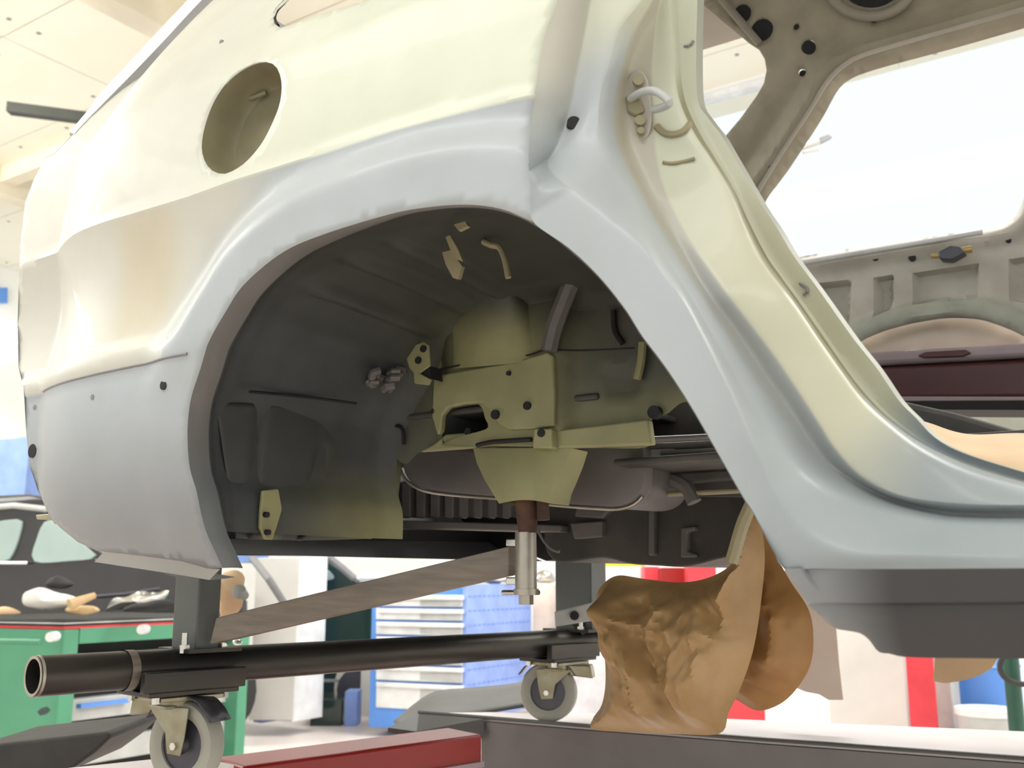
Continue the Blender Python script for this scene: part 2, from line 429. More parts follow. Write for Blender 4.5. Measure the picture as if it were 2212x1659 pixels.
# seam between upper and lower sheet
sb = MB(); sb.tube([(x, f_side(x, zB(x)-.001)-.0005, zB(x)-.001) for x in np.linspace(PY(53, 839, 0).x+.005, PY(432, 768, 0).x, 40)], .0022, 8)
sb.build('panel_seam', 'grey', body)
# holes in the lower rear sheet, and one in the belt
for x, y, r in ((353, 832, .0065), (200, 858, .004), (75, 880, .004), (70, 974, .011), (478, 91, .004)):
    c = PF(x, y, f_side); MB().tube([c+Vector((0, .004, 0)), c+Vector((0, -.0008, 0))], r, 16).build('drilled_hole', 'black' if r > .0045 else 'grey', body)
# rear face of the body
lf = [PF(x, y, f_side) for x, y in [(169, 277), (118, 331), (98, 341), (73, 388), (54, 439), (44, 527), (40, 620), (38, 700), (40, 794), (51, 838), (57, 939), (64, 1006), (81, 1057), (108, 1118), (131, 1141), (168, 1171), (209, 1190)]]
g = MB(); g.grid([[tuple(p) for p in lf], [(p.x-.004, p.y+.02, p.z) for p in lf], [(p.x-.005, p.y+.3, p.z) for p in lf], [(p.x+.03, 1.2, p.z) for p in lf]])
g.build('rear_panel', 'paint', body, cols=[CRE if v[2] > 1.5 else GR2 for v in g.v])
# bright drip channel along the rear window and lid edge
ch_o = crom([(150, 292), (175, 260), (216, 203), (270, 145), (338, 71), (405, 0), (450, -50)], 24)
ch_i = crom([(160, 290), (182, 265), (230, 216), (285, 160), (354, 88), (429, 7), (490, -50)], 24)
g = MB()
ri = [PF(x, y, f_side) for x, y in ch_i]; ro = [PY(x, y, PF(*ch_i[i], f_side).y+.045) for i, (x, y) in enumerate(ch_o)]
g.grid([[tuple(p) for p in ri], [tuple((a+b)/2+Vector((0, -.004, .004))) for a, b in zip(ri, ro)], [tuple(p) for p in ro], [(p.x+.02, p.y+.25, p.z-.02) for p in ro]])
g.build('drip_channel', 'white', body)
# lower rear flange
g = MB(); up_ = crom([(209, 1190), (299, 1200), (392, 1212), (448, 1228), (460, 1229)], 16); dn_ = crom([(204, 1214), (270, 1224), (336, 1234), (400, 1244), (452, 1253)], 16)
r0 = [PF(x, y, f_side) for x, y in up_]; r1 = [PF(x, y, lambda X, Z: f_side(X, Z)+.012) for x, y in dn_]
g.grid([[tuple(p) for p in r0], [(p.x, p.y+.012, p.z) for p in r0], [tuple(p) for p in r1], [(p.x, p.y+.03, p.z+.002) for p in r1], [(p.x, p.y+.045, p.z+.004) for p in r1]])
g.build('lower_flange', 'paint', body, cols=[mix(GR2, (.45, .46, .42), .6)]*len(g.v))
# bumper bracket at the rear corner
g = MB(); g.prism([PY(66, 1008, .06), PY(80, 1006, .06), PY(118, 1085, .06), PY(130, 1130, .06), PY(116, 1132, .06), PY(92, 1080, .06)], (0, .02, 0))
g.prism([PY(76, 1112, .05), PY(128, 1108, .05), PY(130, 1124, .05), PY(78, 1122, .05)], (0, .03, 0))
g.build('bumper_bracket', 'ochre', body, bevel=.002)
# rubber in the window corner
MB().tube([PF(x, y, lambda X, Z: f_side(X, Z)+.004) for x, y in crom([(650, -50), (618, 0), (599, 20), (592, 40), (600, 56)], 14)], .003, 8).build('window_seal', 'black', body)

# ---------------------------------------------------------------- door opening and sill, one flowing pressing
def line(px, ys, n=110):
    """px list, ys list of (fraction, Y)"""
    q = crom(px, n); T = np.linspace(0, 1, n); Y = np.interp(T, [a for a, _ in ys], [b for _, b in ys])
    return [PY(x, y, float(yy)) for (x, y), yy in zip(q, Y)]
N = 120
l0px = [(1222, -50)]+right_edge[::-1][1:]+archL[20:]+[(1760, 1228), (1850, 1229), (1980, 1229), (2100, 1228), (2260, 1227)]
q0 = crom(l0px, N)
L0 = [PF(x, y, f_side) if x < 1640 else PY(x, y, float(np.interp(x, [1640, 1720, 1800], [PF(1640, 1130, f_side).y, -.012, -.008]))) for x, y in q0]
L1 = line([(1296, -50), (1280, 0), (1265, 80), (1250, 150), (1235, 224), (1208, 307), (1186, 345), (1195, 372), (1253, 420), (1330, 484), (1387, 532), (1434, 597), (1474, 647), (1521, 735), (1570, 835), (1635, 985), (1682, 1080), (1738, 1150), (1830, 1192), (1987, 1196), (2110, 1198), (2260, 1199)],
          [(0, .055), (.17, .045), (.215, .02), (.245, -.017), (.32, -.022), (.5, -.022), (.65, -.018), (1, -.004)], N)
L2 = line([(1420, -50), (1387, 0), (1338, 65), (1315, 145), (1297, 202), (1293, 289), (1315, 343), (1351, 405), (1405, 500), (1459, 590), (1540, 725), (1610, 845), (1680, 955), (1750, 1040), (1850, 1095), (2000, 1128), (2110, 1136), (2260, 1138)],
          [(0, .062), (.15, .05), (.3, .028), (.5, .012), (.8, .016), (1, .03)], N)
LV = line([(1436, -50), (1412, 20), (1385, 80), (1362, 145), (1352, 202), (1350, 289), (1368, 350), (1400, 420), (1455, 515), (1520, 620), (1590, 718), (1660, 822), (1716, 903), (1772, 984), (1830, 1032), (1920, 1078), (2030, 1106), (2120, 1113), (2260, 1113)],
          [(0, .108), (.15, .10), (.3, .082), (.45, .052), (.8, .056), (1, .06)], N)
L3 = line([(1440, -50), (1422, 20), (1415, 80), (1411, 145), (1414, 230), (1420, 320), (1437, 400), (1480, 495), (1554, 607), (1621, 695), (1676, 768), (1731, 849), (1771, 912), (1812, 974), (1868, 1030), (1955, 1072), (2100, 1089), (2260, 1090)],
          [(0, .122), (.15, .112), (.3, .090), (.45, .044), (.8, .040), (1, .045)], N)
L4 = line([(1446, -50), (1448, 20), (1453, 100), (1464, 206), (1494, 280), (1534, 342), (1572, 405), (1600, 475), (1630, 540), (1657, 583), (1713, 656), (1768, 737), (1816, 805), (1860, 864), (1915, 916), (1988, 971), (2099, 1022), (2260, 1064)],
          [(0, .130), (.15, .12), (.3, .100), (.5, .060), (.8, .056), (1, .065)], N)
L5 = line([(1462, -50), (1464, 20), (1468, 100), (1478, 206), (1508, 280), (1548, 345), (1586, 410), (1616, 475), (1655, 550), (1682, 590), (1731, 658), (1786, 737), (1836, 808), (1878, 860), (1926, 907), (2007, 963), (2110, 1008), (2260, 1052)],
          [(0, .150), (.3, .138), (.5, .124), (.8, .118), (1, .124)], N)
L6 = line([(1507, -50), (1506, 20), (1504, 100), (1507, 213), (1529, 254), (1558, 292), (1586, 340), (1643, 438), (1680, 495), (1716, 555), (1768, 625), (1841, 728), (1893, 794), (1941, 864), (1977, 901), (2025, 949), (2099, 985), (2260, 1034)],
          [(0, .158), (.3, .145), (.5, .118), (.8, .115), (1, .12)], N)
LL = [L0, L1, L2, LV, L3, L4, L5, L6]
rows = []; rid = []
for i in range(len(LL)-1):
    sub = [9, 9, 6, 6, 8, 6, 5][i]
    for s in range(sub):
        t = s/sub; row = []
        for k in range(N):
            a = LL[max(i-1, 0)][k]; b = LL[i][k]; c = LL[i+1][k]; d = LL[min(i+2, 7)][k]
            if i == 0 and q0[k][1] > 385 and q0[k][0] < 1185:
                dd_ = c-b; sx, sy = q0[k]; s_ = dd_.dot(cf)
                gx_, gy_ = dd_.dot(rt)*FPX, -dd_.dot(cu)*FPX; ln_ = math.hypot(gx_, gy_) or 1
                gh = PF(sx-gx_/ln_*30, sy-gy_/ln_*30, f_side); t0_ = (b-gh); t0_ = t0_*(dd_.length/max(t0_.length, 1e-6)); a = c-t0_*1.9; m1_ = t0_*.95
            m1 = (c-a)*.5*.55
            if i == 0 and q0[k][1] > 385 and q0[k][0] < 1185: m1 = m1_
            m2 = (d-b)*.5*.55
            h = b*(2*t**3-3*t*t+1)+m1*(t**3-2*t*t+t)+c*(-2*t**3+3*t*t)+m2*(t**3-t*t)
            row.append(tuple(h))
        rows.append(row); rid.append(i+t)
rows.append([tuple(p) for p in L6]); rid.append(7)
g = MB(); g.grid(rows); cols = []
for r, R in zip(rows, rid):
    for k, p in enumerate(r):
        u = k/(N-1); n = noise.noise(Vector(p)*9)*.04
        low_ = (.31, .35, .365)  # darker blue-grey primer, with light falloff towards the sill painted in
        if R < 1: c = mix(mix(BEI, (.48, .47, .40), sst(.2, .8, R)), (.36, .40, .42), sst(.08, .19, u+n)) if u < .26 else GRY
        elif R < 2.6: c = mix(mix(YEL, (.56, .55, .42), .4), GRY, sst(.05, .14, u+n))
        elif R < 4: c = mix((.47, .45, .36), (.43, .44, .42), sst(.22, .45, u+n))
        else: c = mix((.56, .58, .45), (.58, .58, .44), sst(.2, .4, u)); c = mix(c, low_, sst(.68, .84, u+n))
        if 5.1 < R < 6.0: c = mix(c, mix((.24, .225, .12), (.24, .27, .27), sst(.62, .8, u)), sst(.12, .2, u))  # shade in the groove painted as a darker primer band
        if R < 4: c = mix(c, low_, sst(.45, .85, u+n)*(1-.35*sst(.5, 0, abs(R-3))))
        cols.append(c)
JR = rows
def onj(x, y):
    best = None
    for r in JR:
        for p in r[:70]:
            d = Vector(p)-CP; s = d.dot(cf); u = d.dot(rt)/s*FPX+W/2; v = H/2-d.dot(cu)/s*FPX
            e = (u-x)**2+(v-y)**2
            if best is None or e < best[0]: best = (e, p[1])
    return best[1]
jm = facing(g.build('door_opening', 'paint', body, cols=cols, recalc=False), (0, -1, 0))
# sweep behind the flange so the pillar has depth
g = MB(); g.grid([[tuple(p) for p in L6], [(p.x+.003, p.y+.012, p.z) for p in L6], [(p.x-.03, p.y+.05, p.z-.02) for p in L6], [(p.x-.12, p.y+.06, p.z-.06) for p in L6]])
g.build('inner_flange', 'greeng', body)
# rocker under the crease
R0 = [PY(x, 1228, -.008 if x > 1730 else -.016) for x in np.linspace(1694, 2260, 50)]
mid = crom([(1745, 1302), (1800, 1301), (1900, 1302), (2260, 1299)], 50)
mid2 = crom([(1768, 1326), (1800, 1330), (1900, 1334), (2260, 1334)], 50)
bot = crom([(1790, 1350), (1809, 1359), (1840, 1364), (1860, 1369), (1877, 1382), (1898, 1408), (1922, 1412), (1946, 1418), (2000, 1421), (2100, 1422), (2260, 1424)], 50)
R1 = [PY(x, y, -.004) for x, y in mid]; R1b = [PY(x, y+6, .004) for x, y in mid]; R2 = [PY(x, y, .006) for x, y in mid2]; R3 = [PY(x, y, .022) for x, y in bot]
g = MB(); rr = [R0]
for a, b, n in ((R0, R1, 8), (R1, R1b, 2), (R1b, R2, 3), (R2, R3, 8)):
    for s in range(1, n+1): rr.append([p*(1-s/n)+q*(s/n) for p, q in zip(a, b)])
g.grid([[tuple(p) for p in r] for r in rr]); cols = []
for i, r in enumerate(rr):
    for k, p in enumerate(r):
        t = sst(.0, .10, p.x-.345-(i*.001)); cols.append(mix(mix(GRY, (.16, .16, .165), .5), (.05, .049, .051), t+.2*(i/20)))  # dark underseal, with shade under the crease painted in too
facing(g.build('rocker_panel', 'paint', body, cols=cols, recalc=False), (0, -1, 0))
g = MB(); g.grid([[tuple(p) for p in R3], [(p.x, p.y+.01, p.z) for p in R3], [(p.x, p.y+.012, p.z+.06) for p in R3], [(p.x, .3, p.z+.09) for p in R3]])
g.build('sill_underside', 'seal', body)
# arch return lip
def lipn(u): return .026*(1-sst(.30, .58, u))+.008
g = MB(); A3 = [Vector((p[0], f_side(p[0], p[1]), p[1])) for p in ARCH]
cen = Vector((-.05, 0, 1.15))
rws = []
for s in (0, .06, .35, .7, 1):
    rw = []
    for k, p in enumerate(A3):
        ln = lipn(k/159); q = p+Vector((0, ln*s, 0))
        dd = (cen-q); dd.y = 0; dd.normalize(); q += dd*.002*math.sin(s*math.pi)
        rw.append(tuple(q))
    rws.append(rw)
g.grid(rws); g.build('arch_lip', 'paint', body, cols=[mix((.17, .165, .155), (.15, .165, .175), sst(1.3, 1.1, v[2])) for v in g.v])
# ---------------------------------------------------------------- wheel housing
OLV = (.31, .30, .145); DGR = (.042, .045, .038); BGR = (.06, .067, .07)
def tow(X, Z):   # how yellow-green the overspray is
    t = math.exp(-((X+.19)/.105)**2)*sst(1.47, 1.36, Z)*.95
    t = max(t, sst(1.33, 1.25, Z)*.75*sst(-.36, -.25, X))
    t = max(t, sst(1.22, 1.10, Z)*.6)
    return t
lead = next(k for k in range(160) if ARCH[k][1] > 1.105)
AR = [(float(a), float(b)) for a, b in ARCH[lead:]]
YI = .38
rws = []; spec_ = [(1.0, -.001), (1.004, .004), (1.035, .02), (1.06, .08), (1.06, .16), (1.05, .24), (1.03, .31), (.99, .355), (.93, YI)]
sub = []
for a, b in zip(spec_[:-1], spec_[1:]):
    for s in range(4): sub.append((a[0]+(b[0]-a[0])*s/4, a[1]+(b[1]-a[1])*s/4))
sub.append(spec_[-1]); g = MB()
for j, (k, Y) in enumerate(sub):
    rw = []
    for i, (x, z) in enumerate(AR):
        ln = lipn((i+lead)/159); X = (x+.05)*k-.05; Z = (z-1.10)*k+1.10; yy = Y+(f_side(x, z)+ln)*(1-sst(.0, .10, Y))
        a_ = i/len(AR)
        rib = .010*max(0, math.cos((a_-.0)*2*math.pi*17))*sst(.22, .27, a_)*sst(.47, .42, a_)*sst(.06, .12, Y)*sst(.36, .3, Y)
        X += rib*(-X-.05)*2; Z -= rib*1.2
        rw.append((X, yy, Z))
    rws.append(rw)
g.grid(rws)
rws_dome = rws
wh = g.build('wheel_housing', 'under', body, cols=[mix(mix(DGR, BGR, sst(-.25, -.42, v[0])), OLV, .9*tow(v[0], v[2])*sst(.2, .38, v[1])+.45*sst(1.25, 1.12, v[2])*sst(.1, .36, v[1])) for v in g.v])
# inner wall
bpx = [(850, 985), (868, 1000), (884, 1000), (905, 978), (960, 964), (1030, 966), (1150, 968), (1300, 968), (1405, 963), (1408, 906), (1440, 895), (1480, 868), (1540, 885), (1620, 900)]
wpoly = [(PY(x, y, YI).x, PY(x, y, YI).z) for x, y in crom(bpx, 90)]
x0, x1 = wpoly[0][0], wpoly[-1][0]
wpoly = wpoly+[(PY(x, y, YI).x, PY(x, y, YI).z) for x, y in ((1640, 760), (1600, 600), (1500, 430), (1350, 340), (900, 340), (770, 420), (740, 700), (780, 900))]
cut_px = [(958, 935), (960, 905), (970, 884), (1000, 876), (1035, 873), (1050, 884), (1056, 905), (1064, 925), (1040, 935), (1000, 945), (965, 958)]
cutp = [(PY(x, y, YI-.012).x, PY(x, y, YI-.012).z) for x, y in crom(cut_px, 36, True)]
pk = [PY(x, y, YI) for x, y in ((1303, 800), (1378, 795), (1378, 848), (1303, 852))]
def f_in(X, Z):
    p = YI
    # strut tower bulge
    w = sst(-.32, -.28, X)*sst(-.06, -.09, X)
    p -= .022*w*sst(1.56, 1.42, Z)
    w2 = sst(pk[0].x-.004, pk[0].x+.006, X)*sst(pk[1].x+.004, pk[1].x-.006, X)*sst(pk[2].z-.004, pk[2].z+.006, Z)*sst(pk[0].z+.004, pk[0].z-.006, Z)
    p += .010*w2
    w3 = sst(.24, .25, X)*sst(.20, .215, Z-1.0)
    p -= .008*w3
    return p+.002*noise.noise(Vector((X*14, 3, Z*14)))
mb = sheet(wpoly, f_in, .012, [cutp])
facing(mb.build('inner_wall', 'under', body, cols=[mix(mix(DGR, (.16, .165, .13), .6*sst(1.45, 1.2, v[2])), OLV, min(1, tow(v[0], v[2])+.03)) for v in mb.v], recalc=False), (0, -1, 0))
def ip(x, y, dy=0): return PY(x, y, YI+dy)
g = MB(); g.grid([[(p[0], f_in(*p), p[1]) for p in cutp], [(p[0], YI+.10, p[1]) for p in cutp]], True)
g.add([(p[0], YI+.10, p[1]) for p in cutp], [tuple(range(36))]); g.build('frame_pocket', 'under', body, cols=[(.10, .105, .09)]*len(g.v))
# layered plate of the tower with its square foot
pl = crom([(936, 812), (1000, 800), (1080, 786), (1150, 770), (1183, 760), (1194, 768)], 18)
pl2 = [tuple(p) for p in pl]+[(1197, 850), (1196, 920), (1150, 926), (1100, 928), (1078, 918), (1064, 902), (1054, 884), (1040, 870), (1000, 873), (968, 880), (955, 896), (952, 930), (944, 940), (932, 900)]
fp = [ip(x, y, -.030) for x, y in pl2]
g = MB(); g.prism(fp, (0, .012, 0)); g.build('tower_plate', 'under', body, cols=[(.33, .32, .165)]*len(g.v), bevel=.003)
g = MB(); g.prism([ip(x, y, -.036) for x, y in ((1153, 926), (1192, 926), (1192, 968), (1150, 968))], (0, .02, 0)); g.build('square_foot', 'olive', body, bevel=.002)
g = MB(); g.prism([ip(x, y, -.020) for x, y in ((1197, 930), (1400, 905), (1408, 960), (1200, 968))], (0, .015, 0)); g.build('frame_rail', 'olive', body, bevel=.003)
g = MB(); g.prism([ip(x, y, -.016) for x, y in ((935, 960), (962, 938), (1080, 930), (1150, 945), (1150, 958), (1040, 966), (905, 976))], (0, .012, 0)); g.build('frame_lip', 'olive', body, bevel=.003)
for pts, r, m, nm in (([(700, 0), (1, 1)], 0, 0, 0),):
    pass
def stroke(name, px, Y, r, m, par=body, smooth_n=16):
    MB().tube([PY(x, y, Y) for x, y in crom(px, smooth_n)], r, 8).build(name, m, par)
stroke('sealer_seam', [(952, 797), (1010, 786), (1080, 778), (1140, 768), (1175, 756), (1260, 757), (1370, 752)], YI-.026, .0014, 'black')
stroke('frame_gap', [(1030, 962), (1060, 955), (1100, 952), (1148, 949)], YI-.030, .0035, 'black')
stroke('brace_tube', [(1262, 560), (1240, 600), (1215, 660), (1197, 710), (1186, 758)], YI-.035, .013, 'tank')
stroke('pressed_edge', [(1376, 820), (1385, 780), (1388, 740)], YI-.01, .006, 'olive')
stroke('pressed_edge', [(1325, 670), (1328, 715), (1345, 742)], YI-.006, .004, 'black')
for x, y, r, Y in ((1068, 895, .007, -.034), (1137, 876, .006, -.034), (1010, 933, .006, -.018), (1168, 935, .006, -.038), (1411, 890, .009, -.012), (1097, 806, .0035, -.034), (935, 888, .004, -.03)):
    c = ip(x, y, Y); MB().tube([c, c+Vector((0, .012, 0))], r, 16).build('round_hole', 'black', body)
DOME = [Vector(p) for r in rws_dome for p in r]
def onpts(P, x, y, tol=16):
    best = None
    for d0_ in P:
        d = d0_-CP; s = d.dot(cf); u = d.dot(rt)/s*FPX+W/2-x; v = H/2-d.dot(cu)/s*FPX-y
        if abs(u) < tol and abs(v) < tol and (best is None or s < best[0]): best = (s, d0_.y)
    return best[1] if best else YI-.04
tr = []
for j in range(16):
    t = j/15; row = []
    y = 575+225*t; xl = 990-50*t; xr = 1112+80*t
    for i in range(17):
        q = i/16; yy = (YI-.034)-.05*(1-t)**2; yy += .035*(abs(2*q-1))**3
        row.append(tuple(PY(xl+(xr-xl)*q, y-22*(q)*t, yy)))
    tr.append(row)
g = MB(); g.grid(tr); g.build('strut_tower', 'under', body, cols=[mix(DGR, (.33, .325, .16), sst(.28, .85, (i//17)/15)) for i in range(16*17)])
# yellow bracket with holes, torn clips near the top
g = MB(); g.prism([ip(x, y, -.075) for x, y in ((884, 795), (878, 775), (898, 745), (915, 738), (925, 745), (928, 790), (906, 806), (930, 820), (925, 832), (895, 828), (893, 805))], (0, .004, 0))
br = g.build('holed_bracket', 'olive', body, bevel=.001)
for x, y in ((913, 753), (902, 778)): c = ip(x, y, -.078); MB().tube([c, c+Vector((0, .006, 0))], .0055, 14).build('round_hole', 'black', br)
g = MB(); g.prism([ip(x, y, -.07) for x, y in ((905, 806), (928, 790), (930, 818))], (0, .03, 0)); g.build('bracket_shadow_box', 'black', br)
g = MB()
for P, Y in (([(955, 545), (975, 540), (998, 575), (990, 602), (978, 600), (962, 570)], .26), ([(962, 512), (972, 508), (990, 540), (1000, 566), (988, 560), (975, 545)], .25), ([(980, 485), (1005, 478), (1010, 488), (990, 498)], .2)):
    Yd = onpts(DOME, *P[0])-.012; g = MB(); g.prism([PY(x, y, Yd) for x, y in P], (0, .006, 0)); g.build('torn_clip', 'ochre', body)
stroke('clip_edge', [(1044, 522), (1062, 530), (1078, 534), (1090, 560), (1098, 600)], onpts(DOME, 1070, 530)-.006, .004, 'ochre')
# lumps of sealer where the rear of the tower meets the housing
g = MB()
for k in range(14):
    x = 790+random.random()*90; y = 800+random.random()*45+(870-x)*.15; c = PY(x, y, onpts(DOME, x, y, 20)); a = random.random()*3
    g.tube([c, c+Vector((math.cos(a)*.014, -.006, math.sin(a)*.008)), c+Vector((math.cos(a)*.022, .002, math.sin(a)*.012))], .004+.003*random.random(), 8)
g.build('sealer_lump', 'tank', body)
stroke('housing_seam', [(530, 845), (600, 852), (680, 860), (780, 872), (840, 866), (880, 868)], .10, .0018, 'black') if False else MB().tube([Vector(q) for q in crom([tuple(PY(x, y, onpts(DOME, x, y, 20)-.003)) for x, y in [(540, 846), (615, 853), (690, 861), (770, 872)]], 30)], .0022, 8).build('housing_seam', 'black', body)
# stampings of the rear apron, seen at the back of the housing
XA = -.438
def ap(x, y, X=XA): return PX(x, y, X)
g = MB(); g.grid([[tuple(ap(x, y)) for x, y in ((470, 880), (600, 880), (760, 880), (870, 890))], [tuple(ap(x, y)) for x, y in ((490, 1000), (600, 1000), (760, 1000), (872, 985))], [tuple(ap(x, y)) for x, y in ((500, 1090), (600, 1090), (740, 1090), (858, 1095))], [tuple(ap(x, y)) for x, y in ((505, 1160), (600, 1162), (740, 1166), (826, 1160))]])
apm = g
rowsA = []
for j in range(30):
    t = j/29; rw = []
    for i in range(60):
        u = i/59
        xl = 465+45*t; xr = float(np.interp(t, [0, .35, .75, .93, 1], [885, 872, 856, 838, 800])); x = xl+(xr-xl)*u; y = 870+(1163-870)*t+4*math.sin(u*3)
        d = .006*math.exp(-((u-.24+t*.16)/.03)**2)+.006*math.exp(-((u-.60+t*.16)/.03)**2)*sst(.25, .4, t)
        d -= .005*math.exp(-((t-.70)/.035)**2)*sst(.45, .5, u)*sst(.97, .92, u)
        d += .05*max(0, u-.97)
        rw.append(tuple(ap(x, y, XA-d*1.6)))
    rowsA.append(rw)
g = MB(); g.grid(rowsA)
cA = []
for j in range(30):
    for i in range(60):
        u, t = i/59, j/29
        o = sst(.35, 1, u)*sst(.1, .9, t)*.75+.35*sst(.75, 1, u)
        o = max(o, .8*math.exp(-((u-.24)/.07)**2)*sst(.6, .9, t))
        cA.append(mix((.06, .064, .063), (.20, .205, .10), o))
g.build('rear_apron', 'under', body, cols=cA, solid=.003)
g = MB(); g.prism([ap(x, y, XA+.012) for x, y in ((562, 1060), (596, 1056), (604, 1100), (592, 1140), (583, 1166), (568, 1166), (556, 1140), (558, 1100))], (.006, 0, 0)); tb = g.build('apron_tab', 'olive', body, bevel=.002)
for x, y in ((572, 1112), (575, 1150)): c = ap(x, y, XA+.019); MB().tube([c, c+Vector((.006, 0, 0))], .004, 12).build('round_hole', 'black', tb)
g = MB(); g.prism([ap(x, y, XA+.008) for x, y in ((827, 925), (868, 922), (872, 965), (830, 962))], (-.01, 0, 0)); g.build('apron_pad', 'olive', body, bevel=.003)
stroke('apron_gap', [(748, 910), (800, 925), (835, 920), (868, 924), (872, 960)], .37, .003, 'black')

# ---------------------------------------------------------------- underbody
# floor pan above everything
fz = 1.215
g = MB()
for i in range(26):
    xx = .30+i*.06; 
g.box((.75, .93, fz), (1.6, .95, .01)); g.box((-.43, .80, 1.30), (.8, .85, .01))
for k in range(6): g.box((.75, .62+k*.13, fz-.012), (1.6, .05, .016))
g.build('floor_pan', 'dark', body, bevel=.004)
g = MB()
for k, (y0, y1, m_) in enumerate(((944, 952, 0), (958, 968, 0), (975, 982, 0), (992, 1000, 0))):
    g.tube([PY(1405, y0+6, .46+.05*k), PY(1500, y0+2, .46+.05*k), PY(1640, y0-6, .46+.05*k)], .005, 8)
g.build('floor_rib', 'tank', body)
g = MB(); g.prism([PY(x, y, .64) for x, y in ((1395, 850), (1700, 840), (1700, 1075), (1395, 1070))], (0, .01, 0)); g.build('floor_tunnel', 'dark', body)
# spare wheel well / tank
rows_ = []
for (yy, k) in ((.46, .0), (.462, .93), (.48, .985), (.52, 1.0), (.60, 1.0)):
    pass
tank_px = [(858, 960), (862, 1000), (872, 1030), (895, 1050), (930, 1062), (1000, 1070), (1100, 1078), (1200, 1090), (1290, 1097), (1340, 1098), (1375, 1085), (1395, 1058), (1402, 1020), (1400, 985), (1398, 950)]
tp = crom(tank_px, 60)
def trow(Y, k, up=0):
    c = PY(1130, 990, .50); o = []
    for x, y in tp:
        p = PY(x, y, .50); o.append((c.x+(p.x-c.x)*k, Y, c.z+(p.z-c.z)*k+up))
    return o
g = MB(); g.grid([trow(.50, .2), trow(.50, .9), trow(.502, .96), trow(.508, .985), trow(.51, 1.0), trow(.514, 1.0), trow(.518, .985), trow(.56, .975), trow(.68, .93), trow(.69, .8)])
g.build('spare_wheel_well', 'tank', body)
g = MB(); g.tube([PY(x, y+1, .505) for x, y in tp[3:-10]], .0028, 8); g.build('well_flange', 'cut', body)
stroke('exhaust_bulge', [(1385, 1080), (1400, 1050), (1440, 1035), (1480, 1050), (1500, 1085)], .60, .012, 'tank')
stroke('edge_strip', [(1390, 1068), (1480, 1066), (1600, 1060)], .60, .004, 'ochre')
# funnel bracket and the bolt of the dolly is separate
g = MB(); ft = []
for (xl, xr, y, d) in ((1022, 1232, 968, .0), (1030, 1222, 1000, .012), (1046, 1208, 1035, .02), (1062, 1196, 1062, .022), (1078, 1190, 1088, .018)):
    row = []
    for i in range(13):
        t = i/12; x = xl+(xr-xl)*t; bul = math.sin(math.pi*t)
        row.append(tuple(PY(x, y-8*bul*(y > 1070), YI-.012-d*bul-.01*bul)))
    ft.append(row)
g.grid(ft); g.grid([[(p[0], p[1]+.05, p[2]) for p in r] for r in ft]); g.grid([[r[0] for r in ft], [(r[0][0], r[0][1]+.05, r[0][2]) for r in ft]]); g.grid([[r[-1] for r in ft], [(r[-1][0], r[-1][1]+.05, r[-1][2]) for r in ft]])
g.build('funnel_bracket', 'olive', body)
# dark crossmember with teeth, black rear valance, right underside
g = MB()
for k in range(9):
    x = 836+k*31; g.prism([PY(a, b, .78) for a, b in ((x, 1040), (x+19, 1040), (x+19, 1118), (x, 1116))], (0, .05, 0))
g.prism([PY(a, b, .77) for a, b in ((815, 1122), (1210, 1134), (1210, 1150), (815, 1140))], (0, .06, 0))
g.build('crossmember', 'tank', body, bevel=.003)
g = MB(); g.prism([PY(a, b, 1.12) for a, b in ((480, 1000), (1260, 1000), (1260, 1190), (1180, 1212), (1150, 1200), (1060, 1203), (480, 1199))], (0, .12, 0)); g.build('rear_valance', 'black', body)
g = MB(); g.prism([PX(x, y, -.735) for x, y in ((470, 1140), (1100, 1146), (1100, 1204), (478, 1199))], (-.02, 0, 0)); g.build('boot_floor_edge', 'black', body)
ux = crom([(1175, 1170), (1185, 1200), (1215, 1215), (1300, 1205), (1360, 1218), (1420, 1222), (1480, 1224), (1540, 1210), (1585, 1195), (1600, 1150), (1620, 1100)], 40)
up2 = [(1700, 1085), (1700, 1040), (1175, 1060)]
g = MB(); g.prism([PY(x, y, .80) for x, y in [tuple(p) for p in ux]+up2], (0, .35, 0)); ub = g.build('underside_box', 'dark', body, bevel=.004)
g = MB()
for P in ([(1400, 1090), (1412, 1090), (1412, 1200), (1400, 1200)], [(1470, 1140), (1500, 1136), (1502, 1146), (1484, 1150), (1484, 1190), (1500, 1196), (1500, 1204), (1470, 1204)], [(1230, 1130), (1300, 1125), (1300, 1160), (1240, 1165)], [(1250, 1070), (1345, 1075), (1300, 1120), (1240, 1116)]):
    g = MB(); g.prism([PY(x, y, .785) for x, y in P], (0, .02, 0)); g.build('underside_stamping', 'tank', ub, bevel=.003)
stroke('brake_pipe', [(1160, 1140), (1172, 1165), (1190, 1185), (1208, 1192)], .6, .0025, 'tank')
stroke('housing_tube', [(1625, 1085), (1605, 1130), (1590, 1180), (1580, 1215)], .52, .010, 'ochre')
